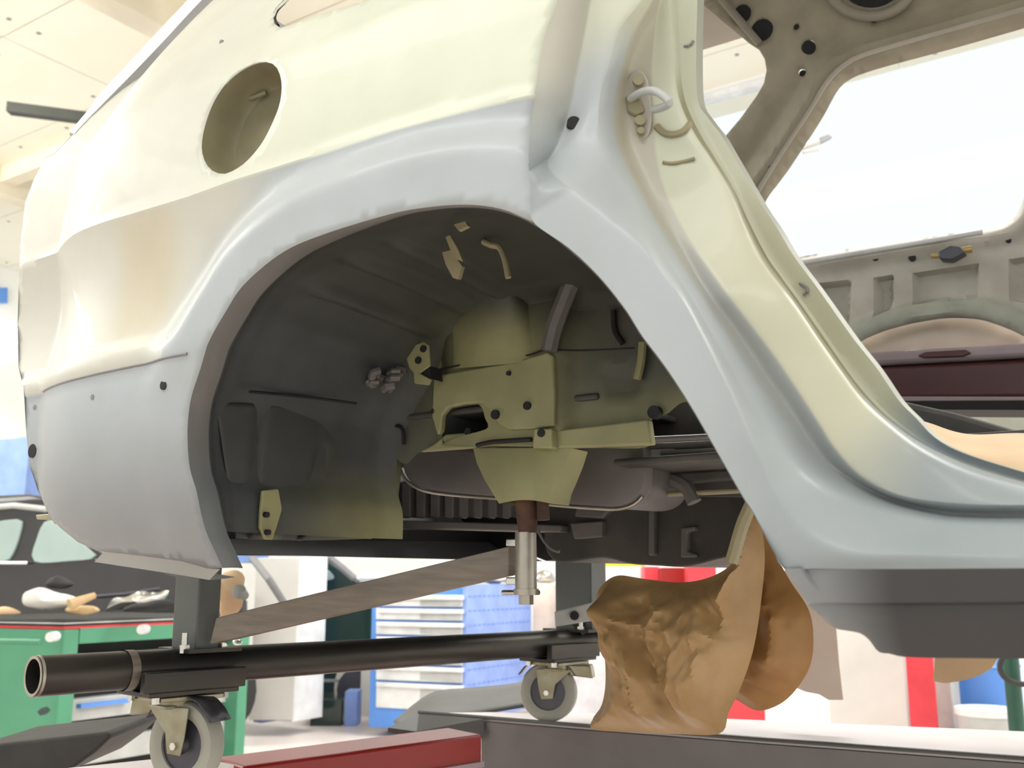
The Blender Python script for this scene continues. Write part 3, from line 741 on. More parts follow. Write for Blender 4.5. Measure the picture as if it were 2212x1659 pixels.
# ---------------------------------------------------------------- striker, hole and dents in the door opening
def jp(x, y, Y): return PY(x, y, Y)
c = PY(1239, 268, onj(1239, 268)); MB().tube([c+Vector((-.004, .006, 0)), c+Vector((.0022, -.0030, 0))], .0076, 20).build('drain_hole', 'black', body)
YS = onj(1372, 225)-.004
sp_ = crom([(1362, 160), (1376, 149), (1390, 156), (1400, 175), (1406, 215), (1408, 262), (1402, 290), (1388, 300), (1372, 292), (1358, 262), (1348, 228), (1344, 196)], 40, True)
NS = Vector((.55, -.83, 0)).normalized()
g = MB(); g.prism([jp(x, y, YS) for x, y in sp_], -NS*.006); stp = g.build('striker_plate', 'cream', body, bevel=.002)
lp_ = [(1362, 214), (1385, 200), (1410, 196), (1430, 205), (1446, 220), (1436, 230), (1412, 237)]
Ys = np.interp(range(7), [0, 2, 4, 6], [YS-.004, YS-.022, YS-.030, YS-.006])
q = crom([tuple(jp(x, y, Y)) for (x, y), Y in zip(lp_, Ys)], 40)
MB().tube([Vector(p) for p in q], .0045, 10).build('striker_loop', 'greyl', stp)
MB().prism([jp(x, y, YS-.004) for x, y in ((1352, 205), (1380, 205), (1392, 240), (1372, 250), (1356, 240))], -NS*.006).build('striker_block', 'ochre', stp, bevel=.002)
for x, y in ((1378, 176), (1382, 262), (1384, 284)):
    c = jp(x, y, YS-.0045); MB().tube([c-NS*.002, c+NS*.0035], .006 if y != 284 else .004, 12).build('screw', 'ochre', stp)
def jstroke(name, px, r, m):
    MB().tube([PY(x, y, onj(x, y)-.001) for x, y in crom(px, 10)], r, 8).build(name, m, body)
jstroke('pressed_groove', [(1418, 272), (1434, 287), (1455, 291), (1476, 284), (1490, 268)], .004, 'ochre')
jstroke('pressed_groove', [(1432, 350), (1450, 353), (1480, 348), (1500, 342)], .002, 'ochre')
jstroke('weld_mark', [(1478, 100), (1490, 98), (1498, 88)], .0015, 'grey')
jstroke('weld_mark', [(1728, 612), (1742, 620), (1744, 630), (1734, 636)], .0015, 'grey')

# ---------------------------------------------------------------- far side of the body
YF = 1.45
def f_far(X, Z): return YF-.30*max(0, Z-1.75)
def F(x, y, dy=0): return PF(x, y, lambda X, Z: f_far(X, Z)+dy)
win = crom([(1832, 158), (1860, 146), (1920, 128), (2060, 90), (2212, 46), (2300, 20), (2260, 200), (2214, 395), (2204, 430), (2180, 465), (2140, 483), (2060, 495), (1900, 518), (1730, 546), (1690, 552), (1655, 500), (1640, 440), (1700, 350), (1765, 250), (1795, 195), (1812, 172)], 110, True)
winp = [F(x, y) for x, y in win]; winz = [(p.x, p.z) for p in winp]
low = crom([(1905, 800), (1850, 775), (1856, 745), (1900, 722), (1952, 706), (2000, 696), (2044, 690), (2090, 690), (2136, 697), (2212, 728), (2290, 780)], 50)
far_px = dens_open([(1500, -60), (1507, 0), (1560, 45), (1620, 95), (1640, 108), (1652, 128), (1656, 152), (1650, 180), (1634, 208), (1600, 255), (1560, 302), (1540, 330), (1600, 420), (1660, 560), (1800, 780)])
far_px += [tuple(p) for p in low[1:]]+[(2330, 780), (2400, 300), (2400, -60)]
farp = [F(x, y) for x, y in far_px]; farz = [(p.x, p.z) for p in farp]
WZ = np.array(winz+[winz[0]])
pockets = [[(1762, 612), (1840, 603), (1842, 640), (1836, 715), (1800, 735)], [(1886, 600), (1932, 592), (1934, 640), (1925, 672), (1888, 690)], [(1970, 590), (2115, 568), (2118, 640), (2080, 652), (1972, 662)], [(2178, 560), (2260, 548), (2260, 660), (2180, 650)], [(1770, 580), (1815, 574), (1815, 584), (1770, 590)]]
pz = [[(F(x, y).x, F(x, y).z) for x, y in P] for P in pockets[:4]]
PAs = [np.array(P+[P[0]]) for P in pz]
LW = np.array([(F(x, y).x, F(x, y).z) for x, y in low])
def f_far2(X, Z):
    Y = f_far(X, Z); d = dpoly(X, Z, WZ)
    Y += .030*sst(.022, .0, d)-.014*math.exp(-((d-.034)/.014)**2)
    if Z > 1.9: Y += .012*math.exp(-((d-.085)/.02)**2)
    for P, A in zip(pz, PAs):
        e = dpoly(X, Z, A)
        if inpoly(X, Z, P): Y += .026*sst(0, .009, e)
    a = dpoly(X, Z, LW); Y -= .02*sst(.055, .035, a)-.01*sst(.012, .0, a)
    return Y
hol = []
for x, y, rx in ((1602, 30, 22), (1645, 65, 26), (1745, 100, 15), (1720, 58, 7), (1730, 153, 8), (1885, 36, 8)):
    c = F(x, y); r = rx*.00098
    hol.append([(c.x+r*1.1*math.cos(a), c.z+r*math.sin(a)) for a in np.linspace(0, 2*math.pi, 15)[:-1]])
def shr(P, k):
    cx = sum(p[0] for p in P)/len(P); cz = sum(p[1] for p in P)/len(P); o = []
    Q = [(cx+(p[0]-cx)*k, cz+(p[1]-cz)*k) for p in P]
    for a_, b_ in zip(Q, Q[1:]+Q[:1]):
        for j in range(10): o.append((a_[0]+(b_[0]-a_[0])*j/10, a_[1]+(b_[1]-a_[1])*j/10))
    return o+[o[0]]
pl_ = []
for P in pz:
    for k in (1.0, .86):
        l_ = [q for q in shr(P, k)[:-1] if inpoly(q[0], q[1], farz) and dpoly(q[0], q[1], LW) > .006]
        if len(l_) > 3: pl_.append(l_)
mb = sheet(farz, f_far2, .0105, [winz]+hol, pl_)
def far_col(v):
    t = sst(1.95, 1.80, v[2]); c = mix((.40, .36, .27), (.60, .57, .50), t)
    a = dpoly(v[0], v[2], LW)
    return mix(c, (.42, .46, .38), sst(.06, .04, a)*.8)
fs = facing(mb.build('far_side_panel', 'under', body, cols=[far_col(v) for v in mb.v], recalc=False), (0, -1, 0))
b = fs.modifiers.new('thickness', 'SOLIDIFY'); b.thickness = .03; b.offset = -1
for h in hol:
    MB().prism([(p[0], f_far2(*p)+.004, p[1]) for p in h], (0, .025, 0)).build('hole_backing', 'black', fs)
# roof hoop and reinforcements
g = MB(); cx = F(1880, -40)
ring = [F(1880+95*math.cos(a), -45+80*math.sin(a), -.01) for a in np.linspace(0, 2*math.pi, 36)[:-1]]
g.tube(ring+[ring[0]], .012, 10); g.build('speaker_ring', 'creamd', fs)
g = MB(); g.prism([F(1880+70*math.cos(a), -45+60*math.sin(a), -.004) for a in np.linspace(0, 2*math.pi, 30)[:-1]], (0, .003, 0)); g.build('speaker_opening', 'black', fs)
g = MB(); g.tube([F(1505, -60, -.01), F(1560, 0, -.01), F(1640, 95, -.01)], .010, 8); g.build('rail_fold', 'creamd', fs)
g = MB(); g.tube([F(x, y, -.004) for x, y in crom([(1632, 420), (1684, 335), (1750, 235), (1786, 176), (1826, 138), (1870, 116), (2000, 78), (2212, 18), (2290, -5)], 40)], .006, 8); g.build('window_fold', 'cream', fs)
# roof skin above
g = MB(); g.box((.1, .75, 2.42), (1.6, 1.4, .01)); g.build('roof', 'creamd', body)
for x, y, r in ((1891, 556, .008), (1970, 556, .008), (2138, 519, .006), (2178, 518, .006), (1658, 357, .006)):
    c = F(x, y, -.008); MB().tube([c, c+Vector((0, .01, 0))], r, 12).build('round_hole', 'black', fs)
g = MB(); g.tube([F(1736+i*43, 566-i*7.2, -.012) for i in range(10)], .006, 8); g.build('belt_bead', 'white', fs)
g = MB(); q_ = [F(x, y, -.016) for x, y in crom([(1836, 722), (1900, 695), (1952, 677), (2010, 665), (2062, 660), (2120, 663), (2165, 674), (2212, 695), (2260, 720)], 30)]; g.tube(q_, .004, 8); g.build('arch_bead', 'greeng', fs)
# latch on the far belt
g = MB(); g.prism([F(x, y, -.05) for x, y in ((2025, 545), (2052, 530), (2075, 533), (2085, 545), (2055, 562), (2030, 560))], (0, .03, 0)); la = g.build('belt_latch', 'gun', fs, bevel=.003)
MB().tube([F(2012, 553, -.04), F(2030, 553, -.04)], .006, 10).build('latch_pin', 'brass', la); MB().tube([F(2078, 542, -.04), F(2100, 538, -.04)], .008, 10).build('latch_pin', 'brass', la)
# far sill, maroon outside colour, black strip
def band(name, pxs, Y, th, m, bev=.004):
    g = MB(); g.prism([PY(x, y, Y) for x, y in pxs], (0, th, 0)); return g.build(name, m, body, bevel=bev)
band('far_sill_ledge', [(1840, 762), (1900, 758), (2330, 733), (2330, 765), (1860, 790)], 1.38, .16, 'lilac', .01)
band('far_sill_slot', [(1982, 768), (1998, 760), (2085, 755), (2098, 762), (2080, 770), (1995, 773)], 1.375, .01, 'maroon', .002)
band('far_sill', [(1860, 792), (2330, 768), (2330, 861), (1900, 866)], 1.39, .12, 'maroon', .012)
band('far_sill_strip', [(1880, 864), (2330, 860), (2330, 886), (1900, 884)], 1.37, .12, 'black', .002)
band('far_sill_bead', [(1870, 856), (2330, 857), (2330, 865), (1870, 867)], 1.368, .02, 'lilac', .002)
# seat-side carpet edge and green panel glimpsed below
g = MB(); g.prism([PY(x, y, .95) for x, y in ((1880, 850), (1950, 866), (2060, 890), (2300, 958), (2300, 1010), (1880, 930))], (0, .06, 0)); g.build('floor_hump', 'dark', body, bevel=.01)

# masking paper in the far arch, and paper on the near sill
def pillow(px, Y, th, step, amp, sc, seed=0, n=70, plane='Y'):
    """crumpled closed bag whose outline is traced on a plane of constant Y"""
    P = [PY(x, y, Y) for x, y in crom(px, n, True)]; poly = [(p.x, p.z) for p in P]; A = np.array(poly+[poly[0]])
    g = MB()
    def fr(sg):
        def f(X, Z):
            d = dpoly(X, Z, A); w = sst(0, .05, d)
            v = Vector((X*sc*1.5+Z*3.5+seed, seed*2, Z*sc*.95-X*2)); v += Vector((noise.noise(v*.9), 0, noise.noise(v*.9+Vector((5, 5, 5)))))*.6
            r = -.95+1.35*noise.voronoi(v)[0][0]+.6*noise.voronoi(v*2.3+Vector((3, 0, 1)))[0][0]+.22*noise.voronoi(v*5.1)[0][0]
            fold = 1-2.2*abs(noise.noise(Vector((X*sc*.8+Z*2, seed, Z*sc*.3))))
            return Y+sg*(-th*w**.6)+(-amp*w*(r+.8*fold) if sg > 0 else 0)
        return f
    sheet(poly, fr(1), step, mb=g); sheet(poly, fr(-1), step*1.6, mb=g)
    return g
g = pillow([(1850, 740), (1895, 715), (1944, 695), (2000, 684), (2075, 678), (2140, 686), (2212, 712), (2300, 750), (2100, 800), (1870, 800)], 1.515, .02, .018, .012, 9, 5)
tag(g.build('masking_paper', 'paperp'), 'pinkish masking paper bulging through the arch of the far side panel', 'paper')
pr = []
for j, prof in enumerate(([(1960, 905), (2010, 915), (2060, 930), (2110, 938), (2212, 940), (2290, 945)], [(1985, 915), (2040, 940), (2090, 958), (2140, 965), (2212, 966), (2290, 968)], [(2010, 950), (2060, 966), (2110, 978), (2160, 985), (2212, 984), (2290, 990)], [(2030, 1000), (2080, 1010), (2130, 1022), (2180, 1030), (2240, 1035), (2290, 1040)])):
    pr.append([tuple(PY(x, y+3*math.sin(x*.022+j), [.44, .36, .30, .20][j]+.015*math.sin(x*.02+j*2))) for x, y in crom(prof, 26)])
g = MB(); g.grid(pr); o = tag(g.build('masking_paper', 'paperl', solid=.0015), 'tan masking paper folded over the car floor just inside the near sill', 'paper')

# ================================================================== dolly under the body
dol = thing('body_dolly', 'black steel pipe dolly on two castors carrying the rear of the car body', 'dolly', (-.62, .6, .74))
E1 = PD(72, 1461, 1.43); E2 = PD(1312, 1381, 2.42)
def on(t): return E1+(E2-E1)*t
PR = .028; ax = (E2-E1).normalized()
g = MB(); n = 28; ring = []
for (t, r) in ((0, PR-.004), (0, PR), (1.0, PR), (1, PR-.004), (.0, PR-.004)):
    c = on(t); a = ax.cross(Vector((0, 0, 1))).normalized(); b = a.cross(ax)
    ring.append([tuple(c+(a*math.cos(k*2*math.pi/n)+b*math.sin(k*2*math.pi/n))*r) for k in range(n)])
g.grid(ring, True); g.build('pipe', 'iron', dol)
g = MB(); ring = []
for (t, r) in ((-.0006, PR-.0045), (-.0012, PR-.003), (-.0012, PR-.0005), (.004, PR+.0006)):
    c = on(t); ring.append([tuple(c+(a*math.cos(k*2*math.pi/n)+b*math.sin(k*2*math.pi/n))*r) for k in range(n)])
g.grid(ring, True); g.build('pipe_rim', 'cut', dol)
g = MB(); c = on(.105); ring = []
for t in (.098, .10, .106, .108):
    c = on(t); ring.append([tuple(c+(a*math.cos(k*2*math.pi/n)+b*math.sin(k*2*math.pi/n))*(PR+.0015)) for k in range(n)])
g.grid(ring, True); g.build('weld_ring', 'bar', dol)
sd = ax.cross(Vector((0, 0, 1))).normalized(); upz = Vector((0, 0, 1))
def obox(g, c, la, ls, lz):
    P = []
    for z in (-lz/2, lz/2):
        for u, v in ((-1, -1), (1, -1), (1, 1), (-1, 1)): P.append(tuple(c+ax*(u*la/2)+sd*(v*ls/2)+upz*z))
    return g.hexa(P)
def post(t, w, ztop, m):
    b0 = on(t)+upz*PR*.8; g = MB(); hh = ztop-b0.z; obox(g, b0+upz*(hh/2), w*.55, w, hh)
    p = g.build('post', m, dol, bevel=.003)
    g = MB(); obox(g, b0+upz*.003+ax*.01, w*1.3, w*1.25, .006); g.build('foot_plate', 'iron', p)
    for s in (-1, 1):
        cc = b0+ax*(s*w*.45)-sd*(-w*.35); g = MB(); g.tube([cc, cc+upz*.012], .008, 6); g.tube([cc, cc+upz*.03], .0045, 10); g.build('bolt', 'chrome', p)
    return p
p1 = post(.185, .072, 1.13, 'post'); p2 = post(.925, .105, 1.14, 'post')
# reinforcing channel clamped beneath the pipe at each castor
def castor(t, wheel_r, swing):
    b0 = on(t)-upz*(PR+.006); zg = .739
    g = MB(); obox(g, b0, .15, .10, .008); obox(g, b0+upz*.018+sd*.045, .17, .014, .03); obox(g, b0+upz*.018-sd*.045, .17, .014, .03)
    cs = g.build('castor', 'iron', dol, bevel=.002)
    g = MB(); obox(g, b0-upz*.009, .105, .085, .007); g.tube([b0-upz*.012, b0-upz*.026], .03, 20); g.build('swivel', 'zinc', cs, bevel=.0015)
    wd_ = Vector((math.cos(swing), math.sin(swing), 0)); ws = wd_.cross(upz)   # rolling direction, axle direction
    wc = Vector((b0.x, b0.y, zg+wheel_r))+wd_*.022
    def lath(prof, m, nm, par):
        g = MB(); rr = []
        for (o, r) in prof: rr.append([tuple(wc+ws*o+(wd_*math.cos(k*math.pi/18)+upz*math.sin(k*math.pi/18))*r) for k in range(36)])
        g.grid(rr, True); return g.build(nm, m, par)
    lath([(-.012, wheel_r*.62), (-.014, wheel_r*.7), (-.017, wheel_r*.8), (-.015, wheel_r*.95), (-.006, wheel_r), (.006, wheel_r), (.015, wheel_r*.95), (.017, wheel_r*.8), (.014, wheel_r*.7), (.012, wheel_r*.62), (-.012, wheel_r*.62)], 'rubber', 'wheel', cs)
    lath([(-.010, .0005), (-.018, .010), (-.010, .014), (-.008, wheel_r*.62), (.008, wheel_r*.62), (.010, .014), (.018, .010), (.010, .0005)], 'gun', 'hub', cs)
    g = MB()
    for s in (-1, 1):
        o = ws*(s*.023); T = b0-upz*.022
        L = [T-wd_*.035, T+wd_*.045, wc+wd_*.018+upz*.012, wc+wd_*.012-upz*.014, wc-wd_*.014-upz*.012, wc-wd_*.020+upz*.018]
        g.prism([p+o for p in L], ws*(.003*s))
    obox(g, b0-upz*.022, .07, .05, .004); g.build('fork', 'zinc', cs, bevel=.001)
    MB().tube([wc-ws*.03, wc+ws*.03], .006, 6).build('axle_bolt', 'chrome', cs)
    g = MB(); L = []
    for k in range(9):
        an = math.radians(150-k*15); L.append(wc+(wd_*math.cos(an)+upz*math.sin(an))*(wheel_r+.010))
    g.grid([[tuple(p-ws*.022) for p in L], [tuple(p) for p in L], [tuple(p+ws*.022) for p in L]]); g.build('wheel_guard', 'gun' , cs, solid=.002)
    g = MB(); g.prism([b0-upz*.012-wd_*.075-ws*.02, b0-upz*.012-wd_*.02-ws*.02, b0-upz*.035-wd_*.03-ws*.02, b0-upz*.040-wd_*.080-ws*.02], ws*.04); g.build('brake_pedal', 'zinc', cs, bevel=.003)
    for u in (-1, 1):
        for v in (-1, 1):
            c = b0+ax*(u*.058)+sd*(v*.036); MB().tube([c-upz*.014, c+upz*.014], .006, 6).build('bolt', 'chrome', cs)
castor(.168, .0635, math.radians(8)); castor(.862, .0635, math.radians(200))
# slanting flat bar from the near post up to the clamp
Rb = PY(1136, 1180, YI-.01)    # axis of the clamp
ZR = lambda y: PY(1136, y, YI-.01).z
b1 = PD(462, 1358, 1.60); b1.y -= .0; bT0, bT1 = PD(466, 1334, 1.58), PY(1098, 1180, YI+.0); bB1, bB0 = PY(1098, 1243, YI), PD(452, 1392, 1.58)
g = MB(); g.prism([bT0, bT1, bB1, bB0], Vector((.55, .83, 0)).normalized()*.012); g.build('flat_bar', 'bar', dol, bevel=.0015)
g = MB(); c0 = Rb
g.tube([(c0.x, c0.y, ZR(1285)), (c0.x, c0.y, ZR(1272))], .018, 16); g.tube([(c0.x, c0.y, ZR(1306)), (c0.x, c0.y, ZR(1283))], .0105, 6); g.tube([(c0.x, c0.y, ZR(1276)), (c0.x, c0.y, ZR(1150))], .0155, 20)
g.build('clamp_sleeve', 'cut', dol)
g = MB(); g.tube([(c0.x+.003, c0.y, ZR(1152)), (c0.x+.002, c0.y, ZR(1110)), (c0.x, c0.y, ZR(1060))], .0135, 16, rr=[.0135, .016, .0165]); g.tube([(c0.x+.03, c0.y, ZR(1125)), (c0.x+.028, c0.y, ZR(1085))], .009, 10); g.build('rusty_stud', 'rust', dol)
g = MB()
for y in (1172, 1255): g.prism([PY(1092, y-8, YI-.01), PY(1130, y-8, YI-.01), PY(1130, y+8, YI-.01), PY(1092, y+8, YI-.01)], (0, .02, 0))
g.tube([PY(1085, 1280, YI), PY(1165, 1280, YI)], .004, 8); g.build('clamp_lug', 'chrome', dol, bevel=.002)
# grey angle lying across the far post
g = MB(); g.prism([PD(1198, 1322, 2.24), PD(1282, 1302, 2.24), PD(1284, 1340, 2.24), PD(1200, 1354, 2.24)], fw*.02); an_ = g.build('angle_plate', 'greyl', dol, bevel=.002)
g = MB(); cc = PD(1241, 1330, 2.232); g.tube([cc, cc+fw*.01], .010, 14); g.build('round_hole', 'black', an_)
g = MB(); g.prism([PD(1236, 1350, 2.3), PD(1276, 1342, 2.3), PD(1276, 1362, 2.3), PD(1258, 1372, 2.3)], fw*.03); g.build('gusset', 'iron', dol)

# brown paper wrapped axle
g = pillow([(1302, 1262), (1335, 1243), (1390, 1250), (1470, 1258), (1535, 1246), (1582, 1215), (1600, 1160), (1618, 1108), (1640, 1115), (1652, 1200), (1644, 1300), (1628, 1400), (1602, 1480), (1574, 1540), (1556, 1584), (1470, 1586), (1380, 1582), (1282, 1576), (1281, 1552), (1300, 1522), (1308, 1470), (1304, 1400), (1290, 1330), (1288, 1290)], .60, .035, .0045, .058, 9, 3, 150)
tag(g.build('wrapped_axle', 'paper'), 'large crumpled brown paper bundle standing on the platform right of the far castor', 'paper bundle')
g = pillow([(1622, 1108), (1648, 1120), (1670, 1185), (1705, 1252), (1748, 1320), (1757, 1390), (1745, 1450), (1700, 1510), (1645, 1535), (1605, 1520), (1560, 1480), (1565, 1400), (1590, 1200)], .72, .03, .0055, .045, 9, 8, 120)
tag(g.build('wrapped_hub', 'paperd'), 'darker orange brown paper bundle hanging behind the right edge of the large bundle', 'paper bundle')
g = MB(); g.prism([PY(x, y, 1.3) for x, y in ((1700, 1066), (1800, 1066), (1806, 1358), (1812, 1430), (1821, 1512), (1790, 1512), (1770, 1500), (1740, 1494), (1720, 1486), (1705, 1490), (1690, 1400))], (0, .006, 0))
tag(g.build('hanging_paper', 'paperp'), 'pale pink paper sheet with torn lower edge hanging behind the brown bundle', 'paper')
g = MB(); qq = crom([(2010, 1066), (2014, 1300), (2020, 1422), (2015, 1470), (2040, 1476), (2100, 1465), (2140, 1445), (2155, 1420), (2150, 1300), (2150, 1066)], 40, True)
g.prism([PY(x, y, 1.2) for x, y in qq], (0, .008, 0)); tag(g.build('hanging_paper', 'paperl'), 'tan paper flap hanging under the right end of the dark rocker panel', 'paper')

# ================================================================== lift platforms
def slab(name, px, Z, th, m, parent=None, bev=.003):
    g = MB(); g.prism([PZ(x, y, Z) for x, y in px], (0, 0, -th)); return g.build(name, m, parent, smooth=False, bevel=bev)
ZP = .739
n1 = PZ(1460, 1581, ZP); n2 = PZ(2212, 1640, ZP); fa = PZ(2000, 1568, ZP)
yn = (n1.y+n2.y)/2
lift = thing('lift_platform', 'grey steel lift platform with dark side under the castor and paper bundle', 'lift', (n1.x, yn+.3, 0))
xs0 = PZ(905, 1541, ZP).x
g = MB(); L = [PZ(905, 1540, ZP), PZ(1250, 1568, ZP), PZ(1650, 1599, ZP), PZ(2212, 1640, ZP), PZ(2700, 1680, ZP), PZ(2700, 1598, ZP), PZ(2212, 1580, ZP), PZ(1650, 1556, ZP), PZ(1200, 1537, ZP)]
g.prism(L, (0, 0, -.006)); g.build('deck', 'platel', lift, smooth=False)
g = MB(); A_ = [PZ(1040, 1552, ZP), PZ(1250, 1569, ZP), PZ(1650, 1600, ZP), PZ(2212, 1641, ZP), PZ(2700, 1681, ZP)]
A_ = [p-upz*.007 for p in A_]; g.prism(A_+[p-upz*.16 for p in A_[::-1]], (0, .03, 0)); g.build('side_plate', 'plate', lift, smooth=False)
g = MB(); g.tube([p+upz*.0+Vector((0, -.002, .002)) for p in [PZ(905, 1540, ZP), PZ(1250, 1568, ZP), PZ(1650, 1599, ZP), PZ(2212, 1640, ZP), PZ(2700, 1680, ZP)]], .004, 8); g.build('edge_bead', 'mat_', lift)
g = MB(); g.box((n1.x+.5, yn+.22, .30), (.35, .25, .60)); g.build('lift_leg', 'red', lift, bevel=.004)
# grey nose of the platform
g = MB(); g.prism([PZ(838, 1572, ZP-.02), PZ(905, 1541, ZP), PZ(1045, 1553, ZP), PZ(1045, 1585, ZP-.03), PZ(900, 1580, ZP-.03)], (0, 0, -.01)); g.build('ramp_nose', 'mat_', lift, smooth=False)
# red cross beam
rbm = thing('lift_beam', 'dark red painted steel beam crossing below the left platforms', 'lift beam', tuple(PZ(800, 1620, .62)))
a_ = PD(524, 1656, 1.80); b_ = PD(1042, 1586, 2.12)
g = MB(); dz = Vector((0, 0, -.11)); per = Vector(((b_-a_).y, -(b_-a_).x, 0)).normalized()*-.12
g.prism([a_, b_, b_+dz, a_+dz], per); g.build('beam', 'red', rbm, bevel=.006)
c = (a_+b_)/2+per*.5; g = MB(); g.box((c.x, c.y, (c.z-.10)/2), (.12, .12, c.z-.12)); g.build('leg', 'red', rbm, bevel=.004)
g = MB(); o_ = Vector((0, 0, -.052)); g.prism([a_+o_-per*.06, b_+o_-per*.06, b_+o_*1.2-per*.06, a_+o_*1.2-per*.06], per*.1); g.build('beam_trim', 'lilac', rbm)
# left platform, pale top edge, black near part
lp = thing('lift_platform', 'low lift platform at the bottom left carrying the near castor, with black side', 'lift', tuple(PZ(200, 1655, ZP)))
L = [PZ(-200, 1700, ZP), PZ(500, 1700, ZP), PZ(505, 1652, ZP), PZ(418, 1633, ZP), PZ(330, 1640, ZP), PZ(-150, 1690, ZP)]
g = MB(); g.prism(L, (0, 0, -.05)); g.build('deck', 'platel', lp, smooth=False)
c = PZ(180, 1700, ZP); g = MB(); g.box((c.x, c.y, .34), (.2, .2, .69)); g.build('lift_leg', 'red', lp, bevel=.004)
g = MB(); g.prism([PD(-60, 1612, 1.9), PD(232, 1580, 1.9), PD(240, 1592, 1.9), PD(205, 1625, 1.9), PD(150, 1665, 1.9), PD(-60, 1700, 1.9)], fw*.25); g.build('end_stop', 'seal', lp, bevel=.006)
# rubber mat curling on the far platform
rw = []
for s in range(8):
    t = s/7
    rw.append([tuple(PD(x, y, 2.9-.45*t)) for x, y in crom([(850+10*t, 1560+8*t), (930, 1500+52*t), (1010, 1488+58*t), (1080, 1482+52*t), (1150, 1472+50*t)], 24)])
g = MB(); g.grid(rw); tag(g.build('rubber_mat', 'mat_', solid=.006), 'dark grey rubber mat curling up left of the far castor', 'mat')
g = MB(); g.prism([PD(1108, 1518, 2.6), PD(1150, 1505, 2.6), PD(1150, 1530, 2.6), PD(1112, 1530, 2.6)], fw*.02)
tag(g.build('cloth_scrap', 'white_cloth'), 'small white cloth scrap left of the far castor wheel', 'cloth')

# ================================================================== background
def wbox(nm, m, par, *a, **k):
    bev = k.pop('bev', .004); g = qbox(*a, **k); return g.build(nm, m, par, smooth=False, bevel=bev)
# green workbench
D = 4.6
wbn = thing('workbench', 'green steel workbench with black red-edged top at the left edge', 'workbench', tuple(PD(150, 1640, D)[:2])+(0,))
zt = PD(130, 1352, D).z
gx = lambda x, d: PD(x, 1450, d)
K = gx(130, D)       # near corner
lv = (gx(-250, 4.95)-K); rv = (gx(540, 5.5)-K)
lv.z = rv.z = 0
def para(z0, z1, e=0., pl=(0, 1), pr=(0, 1)):
    k = Vector((K.x, K.y, 0)); n = (lv+rv).normalized()*-e
    P = []
    for z in (z0, z1):
        for a, b in ((pl[0], pr[0]), (pl[1], pr[0]), (pl[1], pr[1]), (pl[0], pr[1])): q = k+lv*a+rv*b+n; P.append((q.x, q.y, z))
    return P
zt = PD(130, 1353, D).z
MB().hexa(para(zt-.012, zt, .0)).build('edge_strip', 'redb', wbn, smooth=False)
MB().hexa(para(zt, zt+.022, .01)).build('worktop', 'tyre', wbn, smooth=False, bevel=.004)
MB().hexa(para(zt+.010, zt+.016, .014)).build('worktop_trim', 'greyl', wbn, smooth=False)
MB().hexa(para(.05, zt-.012, 0, (0, 1), (0, .075))).build('cabinet_side', 'green', wbn, smooth=False, bevel=.01)
MB().hexa(para(zt-.08, zt-.012, 0, (0, 1), (.075, 1))).build('top_rail', 'green', wbn, smooth=False)
MB().hexa(para(.0, zt-.05, 0, (0, .12), (.93, .99))).build('leg', 'green', wbn, smooth=False, bevel=.006)
MB().hexa(para(.0, zt-.05, -.05, (.5, 1.0), (.84, .93))).build('leg', 'dgreen', wbn, smooth=False)
for i, (y0, y1) in enumerate(((1408, 1455), (1500, 1545), (1590, 1640))):
    z1, z0 = PD(300, y0, 4.95).z, PD(300, y1, 4.95).z
    MB().hexa(para(z0, z1, -.05, (.03, .9), (.08, .90))).build('drawer', 'greyl', wbn, smooth=False, bevel=.004)
MB().hexa(para(.1, zt-.09, -.10, (.05, .9), (.09, .90))).build('drawer_gap', 'black', wbn, smooth=False)
z_ = PD(300, 1518, 4.9).z; MB().hexa(para(z_-.006, z_+.012, -.03, (.02, .1), (.12, .35))).build('drawer_label', 'blue', wbn, smooth=False)
g = MB(); g.tube([PD(-150, 1384, 4.6), PD(40, 1386, 4.52), PD(88, 1387, 4.5)], .014, 10); hd = g.build('handle', 'green', wbn)
for x, y, dd in ((108, 1376, 4.5), (305, 1360, 4.75)):
    c = PD(x, y, dd); g = MB(); g.tube([c, c+fw*.06], .022, 12); g.build('handle_cap', 'white', wbn)
g = MB(); c = PD(88, 1538, 4.52); g.tube([c, c+fw*.06], .016, 4); g.build('keyhole', 'gun', wbn)
# things on the bench
ztop = zt+.022
def bump(name, px, D_, m, th, label, cat, amp=.01, seed=1, sc=14):
    P = [PD(x, y, D_) for x, y in crom(px, 30, True)]
    g = MB(); n = len(P); c = sum(P, Vector())/n; rows = []
    for k, (s, o) in enumerate(((.02, 1.), (.5, .9), (.85, .55), (1., 0), (.85, -.55), (.5, -.9), (.02, -1.))):
        rr = []
        for p in P:
            q = c+(p-c)*s-fw*(th*o); v = noise.noise(q*sc+Vector((seed, 0, 0)))*amp*(1-abs(s-1)); rr.append(tuple(q-fw*v+upz*v*.5))
        rows.append(rr)
    g.grid(rows, True); return tag(g.build(name, m), label, cat)
bump('crumpled_cloth', [(50, 1292), (60, 1276), (90, 1272), (130, 1280), (170, 1295), (165, 1312), (110, 1318), (60, 1312)], 4.75, 'white_cloth', .09, 'white crumpled cloth heap at the left on the green workbench', 'cloth', .03)
bump('grinder', [(100, 1262), (110, 1250), (125, 1243), (140, 1250), (158, 1262), (140, 1272), (110, 1270)], 4.85, 'tyre', .06, 'black rounded power tool lying behind the white cloth on the workbench', 'power tool')
g = MB(); g.tube([PD(150, 1306, 4.58), PD(205, 1286, 4.66)], .016, 10, rr=[.026, .014]); tag(g.build('wooden_handle', 'wood'), 'pale wooden tool handle leaning against the white cloth', 'tool handle')
